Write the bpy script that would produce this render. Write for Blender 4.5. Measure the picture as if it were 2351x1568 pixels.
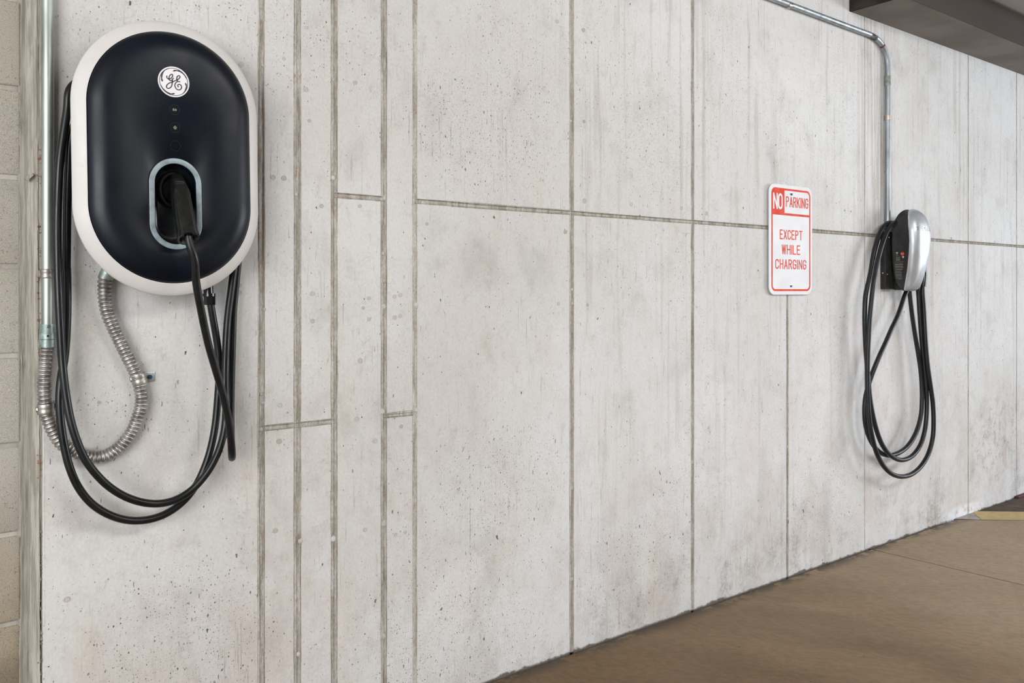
import bpy, bmesh, math, random
from mathutils import Vector, Matrix, noise as mnoise

# ------------------------------------------------------------------ scene, camera, light
for o in list(bpy.data.objects): bpy.data.objects.remove(o, do_unlink=True)
scene = bpy.context.scene
COL = scene.collection
R = random.Random(7)

CX, YH, F = 1175.5, 667.0, 1940.0          # image centre column, horizon row, focal length in pixels (frame 2351 x 1568)
A, B, D, H = 0.7929, 0.6094, 2.138, 1.22    # camera heading, distance to the wall, eye height

cam_d = bpy.data.cameras.new('camera'); cam = bpy.data.objects.new('camera', cam_d); COL.objects.link(cam)
cam_d.sensor_width = 36; cam_d.lens = 36 * F / 2351
cam_d.shift_y = -(784 - YH) / 2351
cam_d.clip_start = 0.02
cam.location = (0, -D, H)
cam.rotation_euler = (math.pi / 2, 0, -math.atan2(B, A))
scene.camera = cam

w = bpy.data.worlds.new('daylight'); scene.world = w; w.use_nodes = True
w.node_tree.nodes['Background'].inputs[0].default_value = (0.80, 0.89, 1.0, 1)
w.node_tree.nodes['Background'].inputs[1].default_value = 1.1
scene.view_settings.view_transform = 'Standard'; scene.view_settings.look = 'None'
scene.view_settings.gamma = 1; scene.view_settings.use_curve_mapping = False
scene.view_settings.exposure = -0.06

def area(name, loc, target, sx, sy, power, col):
    l = bpy.data.lights.new(name, 'AREA'); l.shape = 'RECTANGLE'; l.size = sx; l.size_y = sy
    l.energy = power; l.color = col
    o = bpy.data.objects.new(name, l); COL.objects.link(o); o.location = loc
    o.rotation_euler = (Vector(target) - Vector(loc)).to_track_quat('-Z', 'Y').to_euler()
    return o
area('left_opening_daylight', (-2.7, -3.6, 1.7), (1.2, 0, 1.2), 2.6, 2.2, 190, (1.0, 0.99, 0.97))
area('right_opening_daylight', (9.4, -4.6, 1.7), (3.8, 0, 1.3), 3.6, 2.2, 330, (0.90, 0.95, 1.0))
area('overhead_fill_light', (2.6, -3.4, 2.85), (2.6, -0.6, 0.8), 2.6, 0.5, 70, (1.0, 0.97, 0.92))  # added overhead fill, no lamp is known there

# ------------------------------------------------------------------ pixel to place helpers
def at(px, py, off=0.0):
    """point seen at pixel (px,py) on the plane 'off' metres in front of the wall"""
    X = (px - CX) / F; Zv = (YH - py) / F
    dx = X * A + B; dy = -X * B + A
    k = (D - off) / dy
    return Vector((k * dx, -off, H + k * Zv))
def ground(px, py, z=0.0):
    X = (px - CX) / F; Zv = (YH - py) / F
    k = (z - H) / Zv
    return Vector((k * (X * A + B), -D + k * (-X * B + A), z))
def X_(px, off=0.0): return at(px, YH, off).x

# ------------------------------------------------------------------ node materials
class NB:
    def __init__(s, name):
        s.m = bpy.data.materials.new(name); s.m.use_nodes = True
        s.t = s.m.node_tree; s.b = s.t.nodes['Principled BSDF']; s._p = None
    def n(s, typ, **kw):
        nd = s.t.nodes.new(typ)
        for k, v in kw.items(): setattr(nd, k, v)
        return nd
    def put(s, sock, v):
        if isinstance(v, bpy.types.NodeSocket): s.t.links.new(v, sock)
        else:
            if hasattr(sock.default_value, '__len__') and not hasattr(v, '__len__'): v = (v,) * len(sock.default_value)
            if hasattr(v, '__len__') and len(v) == 3 and len(sock.default_value) == 4: v = (*v, 1)
            sock.default_value = v
    def pos(s):
        if s._p is None: s._p = s.n('ShaderNodeNewGeometry').outputs['Position']
        return s._p
    def sc(s, v):
        nd = s.n('ShaderNodeVectorMath', operation='MULTIPLY'); s.put(nd.inputs[0], s.pos()); s.put(nd.inputs[1], v); return nd.outputs[0]
    def noise(s, scale, vec=None, detail=4, rough=0.55, dist=0.0, color=False):
        nd = s.n('ShaderNodeTexNoise'); s.put(nd.inputs['Vector'], vec if vec is not None else s.pos())
        nd.inputs['Scale'].default_value = scale; nd.inputs['Detail'].default_value = detail
        nd.inputs['Roughness'].default_value = rough; nd.inputs['Distortion'].default_value = dist
        return nd.outputs['Color' if color else 'Fac']
    def voro(s, scale, vec=None, rnd=1.0):
        nd = s.n('ShaderNodeTexVoronoi'); s.put(nd.inputs['Vector'], vec if vec is not None else s.pos())
        nd.inputs['Scale'].default_value = scale; nd.inputs['Randomness'].default_value = rnd
        return nd.outputs['Distance'], nd.outputs['Color']
    def voro2(s, scale, vec):
        q_ = s.sep(vec); cb = s.n('ShaderNodeCombineXYZ'); s.put(cb.inputs[0], q_[0]); s.put(cb.inputs[1], q_[2])
        nd = s.n('ShaderNodeTexVoronoi', voronoi_dimensions='2D'); s.put(nd.inputs['Vector'], cb.outputs[0]); nd.inputs['Scale'].default_value = scale
        return nd.outputs['Distance'], nd.outputs['Color']
    def blob(s, px, py, rx, rz):
        c = at(px, py); q_ = s.sep(s.pos())
        a_ = s.math('DIVIDE', s.math('SUBTRACT', q_[0], c.x), rx); b_ = s.math('DIVIDE', s.math('SUBTRACT', q_[2], c.z), rz)
        return s.rng(s.math('ADD', s.math('MULTIPLY', a_, a_), s.math('MULTIPLY', b_, b_)), 0.0, 1.0, 1.0, 0.0)
    def math(s, op, a, b=0.0, clamp=False):
        nd = s.n('ShaderNodeMath', operation=op, use_clamp=clamp); s.put(nd.inputs[0], a); s.put(nd.inputs[1], b); return nd.outputs[0]
    def rng(s, v, a, b, c=0.0, d=1.0):
        nd = s.n('ShaderNodeMapRange'); nd.interpolation_type = 'SMOOTHSTEP'
        s.put(nd.inputs[0], v)
        for i, q in enumerate((a, b, c, d)): s.put(nd.inputs[i + 1], q)
        return nd.outputs[0]
    def mix(s, f, a, b, mode='MIX'):
        nd = s.n('ShaderNodeMix', data_type='RGBA', blend_type=mode)
        s.put(nd.inputs[0], f); s.put(nd.inputs[6], a); s.put(nd.inputs[7], b); return nd.outputs[2]
    def sep(s, v):
        nd = s.n('ShaderNodeSeparateXYZ'); s.put(nd.inputs[0], v); return nd.outputs
    def bump(s, h, strength=0.3, dist=0.002, prev=None):
        nd = s.n('ShaderNodeBump'); nd.inputs['Strength'].default_value = strength; nd.inputs['Distance'].default_value = dist
        s.put(nd.inputs['Height'], h)
        if prev is not None: s.put(nd.inputs['Normal'], prev)
        return nd.outputs[0]
    def out(s, col, rough=0.8, metal=0.0, normal=None, spec=0.5):
        s.put(s.b.inputs['Base Color'], col); s.put(s.b.inputs['Roughness'], rough); s.put(s.b.inputs['Metallic'], metal)
        s.put(s.b.inputs['Specular IOR Level'], spec)
        if normal is not None: s.put(s.b.inputs['Normal'], normal)
        return s.m

def concrete_wall():
    n = NB('cast concrete'); P = n.sep(n.pos()); x, z = P[0], P[2]
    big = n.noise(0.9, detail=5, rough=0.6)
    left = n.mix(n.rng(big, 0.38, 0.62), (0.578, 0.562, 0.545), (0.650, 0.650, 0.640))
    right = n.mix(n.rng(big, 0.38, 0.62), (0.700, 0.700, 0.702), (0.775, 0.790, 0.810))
    col = n.mix(n.rng(n.math('ADD', x, n.math('MULTIPLY', n.noise(1.1, None, 3), 1.2)), 1.5, 3.9), left, right)  # paler and bluer to the right: daylight tint put into the wall colour
    pink = n.rng(n.noise(2.2, n.sc((1, 1, 0.8)), 3), 0.50, 0.68, 0, 0.55)
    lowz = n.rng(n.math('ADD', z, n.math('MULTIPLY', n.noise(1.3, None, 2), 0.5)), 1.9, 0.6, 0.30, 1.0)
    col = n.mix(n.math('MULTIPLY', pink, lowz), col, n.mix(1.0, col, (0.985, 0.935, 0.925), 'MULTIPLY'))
    warm = n.rng(n.noise(3.1, n.sc((2.6, 1, 0.5)), 4), 0.56, 0.76, 0, 0.5)
    col = n.mix(warm, col, n.mix(1.0, col, (0.97, 0.91, 0.82), 'MULTIPLY'))
    pl2 = n.rng(n.noise(3.6, None, 6, 0.6, 0.4), 0.50, 0.66)
    col = n.mix(n.math('MULTIPLY', n.math('MULTIPLY', pl2, lowz), 0.9), col, n.mix(1.0, col, (0.935, 0.895, 0.885), 'MULTIPLY'))
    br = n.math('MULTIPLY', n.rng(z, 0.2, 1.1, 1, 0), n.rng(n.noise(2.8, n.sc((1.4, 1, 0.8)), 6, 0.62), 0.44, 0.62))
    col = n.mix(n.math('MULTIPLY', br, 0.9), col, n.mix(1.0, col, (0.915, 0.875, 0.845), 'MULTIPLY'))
    def dk(f, c_): return n.mix(f, col, n.mix(1.0, col, c_, 'MULTIPLY'))
    blot = n.rng(n.noise(5.5, n.sc((1, 1, 0.75)), 6, 0.65, 0.3), 0.50, 0.74, 0, 0.65)
    col = dk(blot, (0.76, 0.75, 0.735))
    fine = n.rng(n.noise(34, n.sc((1, 1, 0.6)), 7, 0.75), 0.50, 0.76, 0, 0.55)
    col = dk(fine, (0.68, 0.665, 0.65))
    grn = n.noise(150, n.sc((1, 1, 0.7)), 4, 0.8)
    col = n.mix(n.rng(grn, 0.36, 0.64), n.mix(1.0, col, (0.935, 0.93, 0.925), 'MULTIPLY'), n.mix(1.0, col, (1.03, 1.03, 1.03), 'MULTIPLY'))
    scr = n.rng(n.noise(1.0, n.sc((70, 1, 24)), 5, 0.75, 0.5), 0.60, 0.70)
    col = dk(n.math('MULTIPLY', scr, n.rng(n.noise(2.6, None, 4, 0.6), 0.42, 0.60, 0.15, 0.8)), (0.66, 0.64, 0.62))
    hl = n.math('ABSOLUTE', n.math('SUBTRACT', n.noise(13, None, 6, 0.62, 0.6), 0.5))
    hl = n.math('MULTIPLY', n.rng(hl, 0.0, 0.0055, 1, 0), n.rng(n.noise(4.7, None, 2), 0.52, 0.62))
    col = dk(n.math('MULTIPLY', hl, 0.55), (0.50, 0.48, 0.46))
    # form streaks running down, strongest right of the narrow strips
    sm = n.math('MULTIPLY', n.rng(x, 1.3, 2.1), n.rng(n.noise(1.7, n.sc((2.5, 1, 0.45)), 3), 0.36, 0.58))
    hi = n.rng(z, 0.35, 1.9, 0.45, 1.0)
    st = n.rng(n.noise(1.0, n.sc((30, 1, 1.0)), 7, 0.62, 0.35), 0.50, 0.66)
    col = dk(n.math('MULTIPLY', n.math('MULTIPLY', st, n.math('MULTIPLY', sm, hi)), 0.75), (0.75, 0.725, 0.69))
    st2 = n.rng(n.noise(1.0, n.sc((120, 1, 5.0)), 5, 0.65), 0.575, 0.67)
    col = dk(n.math('MULTIPLY', n.math('MULTIPLY', st2, n.rng(n.noise(2.1, n.sc((2, 1, 1)), 4, 0.65), 0.46, 0.62)), 0.75), (0.56, 0.54, 0.52))
    # pits: a fine scatter, an oblong middle size, and a few big bug holes
    dens = n.rng(n.noise(1.35, None, 4, 0.6), 0.46, 0.70, 0.12, 0.62)
    for b_ in ((1130, 290, .42, .30), (1150, 1110, .34, .25), (1480, 1290, .40, .25), (1050, 1500, .45, .28), (430, 1480, .30, .28), (1500, 330, .3, .3), (1900, 1150, .45, .3)):
        dens = n.math('MAXIMUM', dens, n.blob(*b_))
    pits = []
    for sc, thr, k0, k1, vec, dn in ((105, 0.15, 0.975, 0.50, (1, 1, 0.78), 1), (48, 0.12, 0.99, 0.88, (1.15, 1, 0.60), 1), (15, 0.060, 0.975, 0.88, (1.25, 1, 0.70), 1), (170, 0.15, 0.975, 0.30, (1, 1, 0.8), 1), (52, 0.10, 0.99, 0.84, (2.4, 1, 0.36), 1)):
        wob = n.noise(sc * 2.2, None, 2, 0.6, color=True)
        vv = n.n('ShaderNodeVectorMath', operation='MULTIPLY_ADD')
        n.put(vv.inputs[0], wob); n.put(vv.inputs[1], 0.42 / sc); n.put(vv.inputs[2], n.sc(vec))
        d, c = n.voro2(sc, vv.outputs[0])
        cs = n.sep(c)
        k = n.math('GREATER_THAN', cs[0], n.rng(dens, 0.0, 1.0, k0, k1))
        rad = n.math('ADD', n.math('MULTIPLY', n.math('MULTIPLY', cs[1], cs[1]), thr), 0.030 if sc > 30 else 0.010)
        pits.append((n.math('MULTIPLY', n.rng(n.math('DIVIDE', d, rad), 0.75, 1.2, 1, 0), k), n.rng(cs[2], 0.0, 1.0, 0.45, 0.95 if sc < 160 else 0.7)))
    allp = None
    for p, s_ in pits:
        col = n.mix(n.math('MULTIPLY', p, s_), col, (0.085, 0.075, 0.065))
        allp = p if allp is None else n.math('MAXIMUM', allp, p)
    # mould and splash dirt low on the wall
    lowd = n.math('MULTIPLY', n.rng(z, 0.0, 0.50, 1, 0), n.rng(n.noise(4.2, None, 8, 0.78), 0.47, 0.64))
    lowd = n.math('MULTIPLY', lowd, n.rng(x, 0.8, 3.8, 0.5, 1))
    lowd = n.math('MAXIMUM', lowd, n.math('MULTIPLY', n.math('MAXIMUM', n.blob(2290, 1010, .5, .35), n.blob(1250, 1540, .22, .12)), n.rng(n.noise(16, None, 8, 0.8), 0.46, 0.62)))
    col = dk(n.math('MULTIPLY', n.math('MULTIPLY', lowd, n.rng(n.noise(70, None, 5, 0.8), 0.38, 0.58, 0.25, 1.0)), 0.70), (0.45, 0.43, 0.40))
    # dirt run under the right hand conduit
    cx_ = at(2010, 300).x
    dd = n.math('MULTIPLY', n.rng(n.math('ABSOLUTE', n.math('SUBTRACT', x, cx_)), 0.01, 0.26, 1, 0), n.rng(z, 1.1, 1.7))
    col = dk(n.math('MULTIPLY', n.math('MULTIPLY', dd, n.rng(n.noise(1.0, n.sc((60, 1, 1.3)), 6, 0.65, 0.3), 0.42, 0.60)), 0.65), (0.60, 0.54, 0.48))
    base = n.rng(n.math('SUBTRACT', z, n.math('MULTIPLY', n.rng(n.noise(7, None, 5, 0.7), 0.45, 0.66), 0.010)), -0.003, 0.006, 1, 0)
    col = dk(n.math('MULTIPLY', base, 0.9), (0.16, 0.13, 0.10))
    lim = n.math('MULTIPLY', n.blob(2212, 1176, .30, .055), n.rng(n.noise(24, None, 5, 0.7), 0.36, 0.56))
    col = n.mix(lim, col, (0.84, 0.87, 0.92))
    h = n.math('ADD', n.math('MULTIPLY', n.noise(60, None, 6, 0.7), 0.5), n.math('MULTIPLY', allp, -2.2))
    h = n.math('ADD', h, n.math('MULTIPLY', n.noise(6, None, 3), 1.1))
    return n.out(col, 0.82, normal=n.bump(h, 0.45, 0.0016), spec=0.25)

def seam_mat():
    n = NB('joint concrete')
    col = n.mix(n.rng(n.noise(9, n.sc((6, 1, 0.7)), 5), 0.35, 0.65), (0.43, 0.405, 0.365), (0.56, 0.54, 0.51))
    col = n.mix(n.rng(n.noise(5, n.sc((14, 1, 1.4)), 6, 0.65), 0.46, 0.64, 0, 0.7), col, (0.26, 0.24, 0.195))
    rust = n.math('MULTIPLY', n.rng(n.noise(26, n.sc((3, 1, 1.0)), 6, 0.7), 0.56, 0.64), n.rng(n.sep(n.pos())[0], 0.3, 1.7, 1.0, 0.45))
    col = n.mix(n.math('MULTIPLY', rust, 0.6), col, (0.40, 0.20, 0.10))
    chalk = n.rng(n.noise(11, None, 3, 0.7), 0.66, 0.72, 0, 0.8)
    col = n.mix(chalk, col, (0.66, 0.64, 0.62))
    col = n.mix(n.rng(n.noise(170, n.sc((1, 1, .6)), 5, 0.8), 0.40, 0.62, 0, 1), n.mix(1.0, col, (0.80, 0.79, 0.77), 'MULTIPLY'), n.mix(1.0, col, (1.08, 1.08, 1.07), 'MULTIPLY'))
    h = n.noise(130, n.sc((1, 1, 0.5)), 6, 0.7)
    return n.out(col, 0.9, normal=n.bump(h, 0.7, 0.0025), spec=0.2)

def block_mat():
    n = NB('concrete block'); z = n.sep(n.pos())[2]
    col = n.mix(n.rng(n.noise(2.4, None, 4), 0.35, 0.65), (0.53, 0.50, 0.44), (0.63, 0.60, 0.545))
    col = n.mix(n.rng(z, 0.85, 0.30), col, n.mix(n.rng(n.noise(7, None, 3), 0.35, 0.6), (0.46, 0.39, 0.285), (0.31, 0.26, 0.20)))
    g = n.noise(520, None, 6, 0.85)
    col = n.mix(n.rng(g, 0.36, 0.62), n.mix(1.0, col, (0.66, 0.64, 0.61), 'MULTIPLY'), n.mix(1.0, col, (1.16, 1.16, 1.16), 'MULTIPLY'))
    col = n.mix(n.rng(n.noise(190, None, 4, 0.75), 0.58, 0.68, 0, 0.75), col, (0.13, 0.12, 0.10))
    h = n.math('ADD', n.math('MULTIPLY', n.noise(150, None, 6, 0.8), 1.6), g)
    return n.out(col, 0.95, normal=n.bump(h, 0.7, 0.0022), spec=0.15)

def mortar_mat(name, c1, c2, sc=(1, 1, 1)):
    n = NB(name)
    col = n.mix(n.rng(n.noise(8, n.sc(sc), 6, 0.65), 0.36, 0.66), c1, c2)
    col = n.mix(n.rng(n.noise(45, n.sc((1, 1, .4)), 5, 0.7), 0.55, 0.75, 0, 0.5), col, (0.16, 0.145, 0.12))
    return n.out(col, 0.92, normal=n.bump(n.noise(90, n.sc((1, 1, .5)), 6, 0.7), 0.7, 0.002), spec=0.15)

def floor_mat():
    n = NB('worn concrete floor')
    rot = n.n('ShaderNodeMapping', vector_type='TEXTURE'); n.put(rot.inputs[0], n.pos()); rot.inputs['Rotation'].default_value = (0, 0, math.radians(27)); rot.inputs['Scale'].default_value = (0.42, 1, 1)
    st = n.noise(1.6, rot.outputs[0], 8, 0.66, 0.4)
    col = n.mix(n.rng(st, 0.36, 0.64), (0.300, 0.215, 0.132), (0.385, 0.292, 0.192))
    col = n.mix(n.rng(n.noise(0.8, None, 4), 0.40, 0.66, 0, 0.6), col, (0.430, 0.335, 0.232))
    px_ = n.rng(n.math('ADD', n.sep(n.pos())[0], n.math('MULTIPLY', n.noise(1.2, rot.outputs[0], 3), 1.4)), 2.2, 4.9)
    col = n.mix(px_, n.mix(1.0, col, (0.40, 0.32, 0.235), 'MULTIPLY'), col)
    col = n.mix(n.rng(n.noise(3.3, rot.outputs[0], 6, 0.7), 0.55, 0.75, 0, 0.3), col, (0.12, 0.085, 0.055))
    fg = n.noise(26, rot.outputs[0], 7, 0.75)
    col = n.mix(n.rng(fg, 0.36, 0.64), n.mix(1.0, col, (0.86, 0.85, 0.83), 'MULTIPLY'), n.mix(1.0, col, (1.10, 1.10, 1.10), 'MULTIPLY'))
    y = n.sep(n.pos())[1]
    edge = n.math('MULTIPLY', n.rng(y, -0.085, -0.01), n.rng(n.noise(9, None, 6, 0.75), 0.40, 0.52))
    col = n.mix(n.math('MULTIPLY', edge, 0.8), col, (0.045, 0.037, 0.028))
    d, c = n.voro(26); cs = n.sep(c)
    sp = n.math('MULTIPLY', n.rng(n.math('DIVIDE', d, n.math('ADD', n.math('MULTIPLY', cs[1], 0.09), 0.01)), 0.7, 1.1, 1, 0), n.rng(cs[0], 0.72, 0.74))
    col = n.mix(n.math('MULTIPLY', sp, 0.75), col, (0.03, 0.022, 0.015))
    d, c = n.voro(34); cs = n.sep(c)
    sp = n.math('MULTIPLY', n.rng(d, 0.035, 0.06, 1, 0), n.rng(cs[0], 0.92, 0.93))
    col = n.mix(sp, col, (0.55, 0.42, 0.20))
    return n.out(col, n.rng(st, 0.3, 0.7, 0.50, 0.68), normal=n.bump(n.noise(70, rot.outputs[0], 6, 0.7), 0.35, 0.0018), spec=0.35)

def plain(name, col, rough=0.5, metal=0.0, var=0.06, scale=30, bump=0.0, spec=0.5, stretch=(1, 1, 1), dirt=0.0):
    n = NB(name)
    dark = tuple(c * (1 - var * 2.2) for c in col); lite = tuple(min(1, c * (1 + var)) for c in col)
    c = n.mix(n.rng(n.noise(scale, n.sc(stretch), 4), 0.35, 0.65), dark, lite)
    if dirt: c = n.mix(n.rng(n.noise(scale * 5, None, 5, 0.7), 0.60, 0.75, 0, dirt), c, tuple(q * 0.35 for q in col))
    nr = n.bump(n.noise(scale * 6, None, 4), bump, 0.001) if bump else None
    return n.out(c, n.rng(n.noise(scale * 1.3, n.sc(stretch), 3), 0.3, 0.7, max(0.04, rough - 0.06), rough + 0.06), metal, nr, spec)

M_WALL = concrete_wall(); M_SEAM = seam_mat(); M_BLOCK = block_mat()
M_MORTAR = mortar_mat('block mortar', (0.37, 0.345, 0.305), (0.50, 0.475, 0.43))
M_EDGE = mortar_mat('rough cast edge', (0.27, 0.25, 0.21), (0.47, 0.445, 0.395), (22, 6, 0.9))
M_GROOVE = mortar_mat('crumbled joint', (0.15, 0.13, 0.10), (0.36, 0.33, 0.29), (2, 1, 1.5))
M_BACK = mortar_mat('joint shadow gap', (0.30, 0.28, 0.245), (0.44, 0.415, 0.38), (4, 1, .8))
M_FLOOR = floor_mat()
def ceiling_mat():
    n = NB('banded ceiling concrete'); P = n.sep(n.pos()); y = P[1]
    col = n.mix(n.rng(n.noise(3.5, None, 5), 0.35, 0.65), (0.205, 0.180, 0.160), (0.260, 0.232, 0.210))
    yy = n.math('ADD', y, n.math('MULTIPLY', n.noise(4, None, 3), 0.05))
    side = n.math('MULTIPLY', n.rng(y, -0.2495, -0.2505, 0, 1), n.rng(y, -0.315, -0.285))  # band along the beam side is darker, the slab beyond it paler
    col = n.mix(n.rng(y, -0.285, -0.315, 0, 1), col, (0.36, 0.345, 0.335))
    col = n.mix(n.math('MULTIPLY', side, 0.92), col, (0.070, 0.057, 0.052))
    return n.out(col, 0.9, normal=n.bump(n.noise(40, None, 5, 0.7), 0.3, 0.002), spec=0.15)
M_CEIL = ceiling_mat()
M_CEILD = plain('shaded beam end', (0.045, 0.036, 0.032), 0.9, 0, 0.2, 8, 0.4, 0.2)  # ceiling concrete at the beam end, its shadow put into the colour
M_WHITE = plain('off white enclosure plastic', (0.645, 0.625, 0.605), 0.45, 0, 0.015, 12, 0.0, 0.4, dirt=0.18)
M_BLACKP = plain('satin black cover', (0.0022, 0.0046, 0.0105), 0.40, 0, 0.1, 6, 0.03, 0.27)
M_SHELL = plain('dark rear shell', (0.10, 0.10, 0.10), 0.5)
M_PIT = plain('unlit black plastic', (0.003, 0.003, 0.004), 0.45, 0, 0.1, 30, 0, 0.12)
M_GLOSS = plain('glossy black plastic', (0.008, 0.009, 0.011), 0.22)
M_PLUG = plain('worn black plug plastic', (0.010, 0.0115, 0.010), 0.24, 0, 0.15, 40, 0.08, dirt=0.3)
M_CABLE = plain('black rubber cable', (0.0075, 0.0088, 0.009), 0.33, 0, 0.15, 20, 0.05, 0.38)
M_CABLE2 = plain('matt black rubber cable', (0.011, 0.013, 0.016), 0.40, 0, 0.12, 20, 0.05, 0.40)
M_RING = plain('frosted light ring', (0.255, 0.315, 0.345), 0.35, 0, 0.10, 45, 0.0, 0.5)
M_LOGOW = plain('white badge enamel', (0.72, 0.71, 0.73), 0.35, 0, 0.01)
M_LOGOD = plain('dark badge ink', (0.030, 0.020, 0.035), 0.5)
M_GREYINK = plain('grey button print', (0.16, 0.18, 0.18), 0.5)
M_GALV = plain('galvanised conduit', (0.44, 0.485, 0.445), 0.48, 0.92, 0.10, 22, 0.05, 0.5, (1, 1, 0.25), dirt=0.25)
M_GALVB = plain('galvanised conduit in daylight', (0.38, 0.42, 0.45), 0.45, 0.65, 0.12, 22, 0.05, 0.5, (1, 1, 0.3), dirt=0.35)
M_ZINC = plain('blue green die cast fitting', (0.34, 0.42, 0.40), 0.45, 0.6, 0.15, 40, 0.25, dirt=0.3)
M_FLEX = plain('flexible steel hose', (0.47, 0.445, 0.43), 0.42, 0.85, 0.16, 60, 0.05, dirt=0.4)
M_STRAP = plain('steel strap', (0.44, 0.41, 0.38), 0.42, 0.85, 0.12, 30)
M_PLATE = plain('bright zinc plate', (0.66, 0.72, 0.74), 0.30, 0.8, 0.08, 30)
M_BLUE = plain('blue coated screw head', (0.02, 0.075, 0.17), 0.4, 0.3)
M_SCREW = plain('bright screw', (0.65, 0.65, 0.62), 0.25, 0.9)
M_RUST = plain('rust', (0.15, 0.065, 0.04), 0.85, 0, 0.2, 60)
M_TAPE = plain('grey conduit sticker', (0.30, 0.33, 0.29), 0.5, 0.2, 0.15, 60)
M_SIGNW = plain('white sign enamel', (0.80, 0.815, 0.855), 0.55, 0, 0.01, 12, 0, 0.3)
M_SIGNR = plain('red sign ink', (0.74, 0.055, 0.022), 0.6, 0, 0.04, 30, 0, 0.25)
M_ALU = plain('aluminium sign edge', (0.60, 0.61, 0.60), 0.4, 0.8)
M_SILVER = plain('silver painted cover', (0.56, 0.60, 0.64), 0.36, 0.55, 0.01, 10, 0, 0.5)
M_LINER = plain('pale cover edge', (0.62, 0.57, 0.59), 0.35, 0.3, 0.02)
M_TBODY = plain('black charger body', (0.018, 0.018, 0.018), 0.45, 0, 0.15, 30, 0.08)
M_TINK = plain('dark grey cover lettering', (0.10, 0.12, 0.14), 0.4, 0.3)
M_LABEL = plain('grey label print', (0.17, 0.175, 0.155), 0.6)
M_LABELW = plain('white label print', (0.62, 0.60, 0.60), 0.6)
M_LABELR = plain('red label print', (0.68, 0.05, 0.04), 0.5)
M_YELLOW = plain('faded yellow floor paint', (0.56, 0.43, 0.205), 0.7, 0, 0.05, 18, 0.1, 0.3, dirt=0.3)
M_PALE = plain('bare pale floor paint', (0.42, 0.38, 0.35), 0.75, 0, 0.08, 20, 0.1, 0.3)
M_LIME = plain('white lime bloom', (0.72, 0.74, 0.77), 0.9, 0, 0.08, 30)
M_CURB = plain('dark red painted curb', (0.13, 0.045, 0.045), 0.7, 0, 0.1, 30)
M_PLUGC = mortar_mat('grout plug', (0.42, 0.395, 0.365), (0.56, 0.54, 0.515))
M_SMUDGE = mortar_mat('smudged print', (0.03, 0.035, 0.038), (0.22, 0.25, 0.27), (9, 9, 9))
M_DAB = mortar_mat('pale grout', (0.40, 0.38, 0.345), (0.58, 0.565, 0.545), (3, 3, 3))
M_BACKW = plain('distant garage wall', (0.30, 0.28, 0.26), 0.9)

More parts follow.
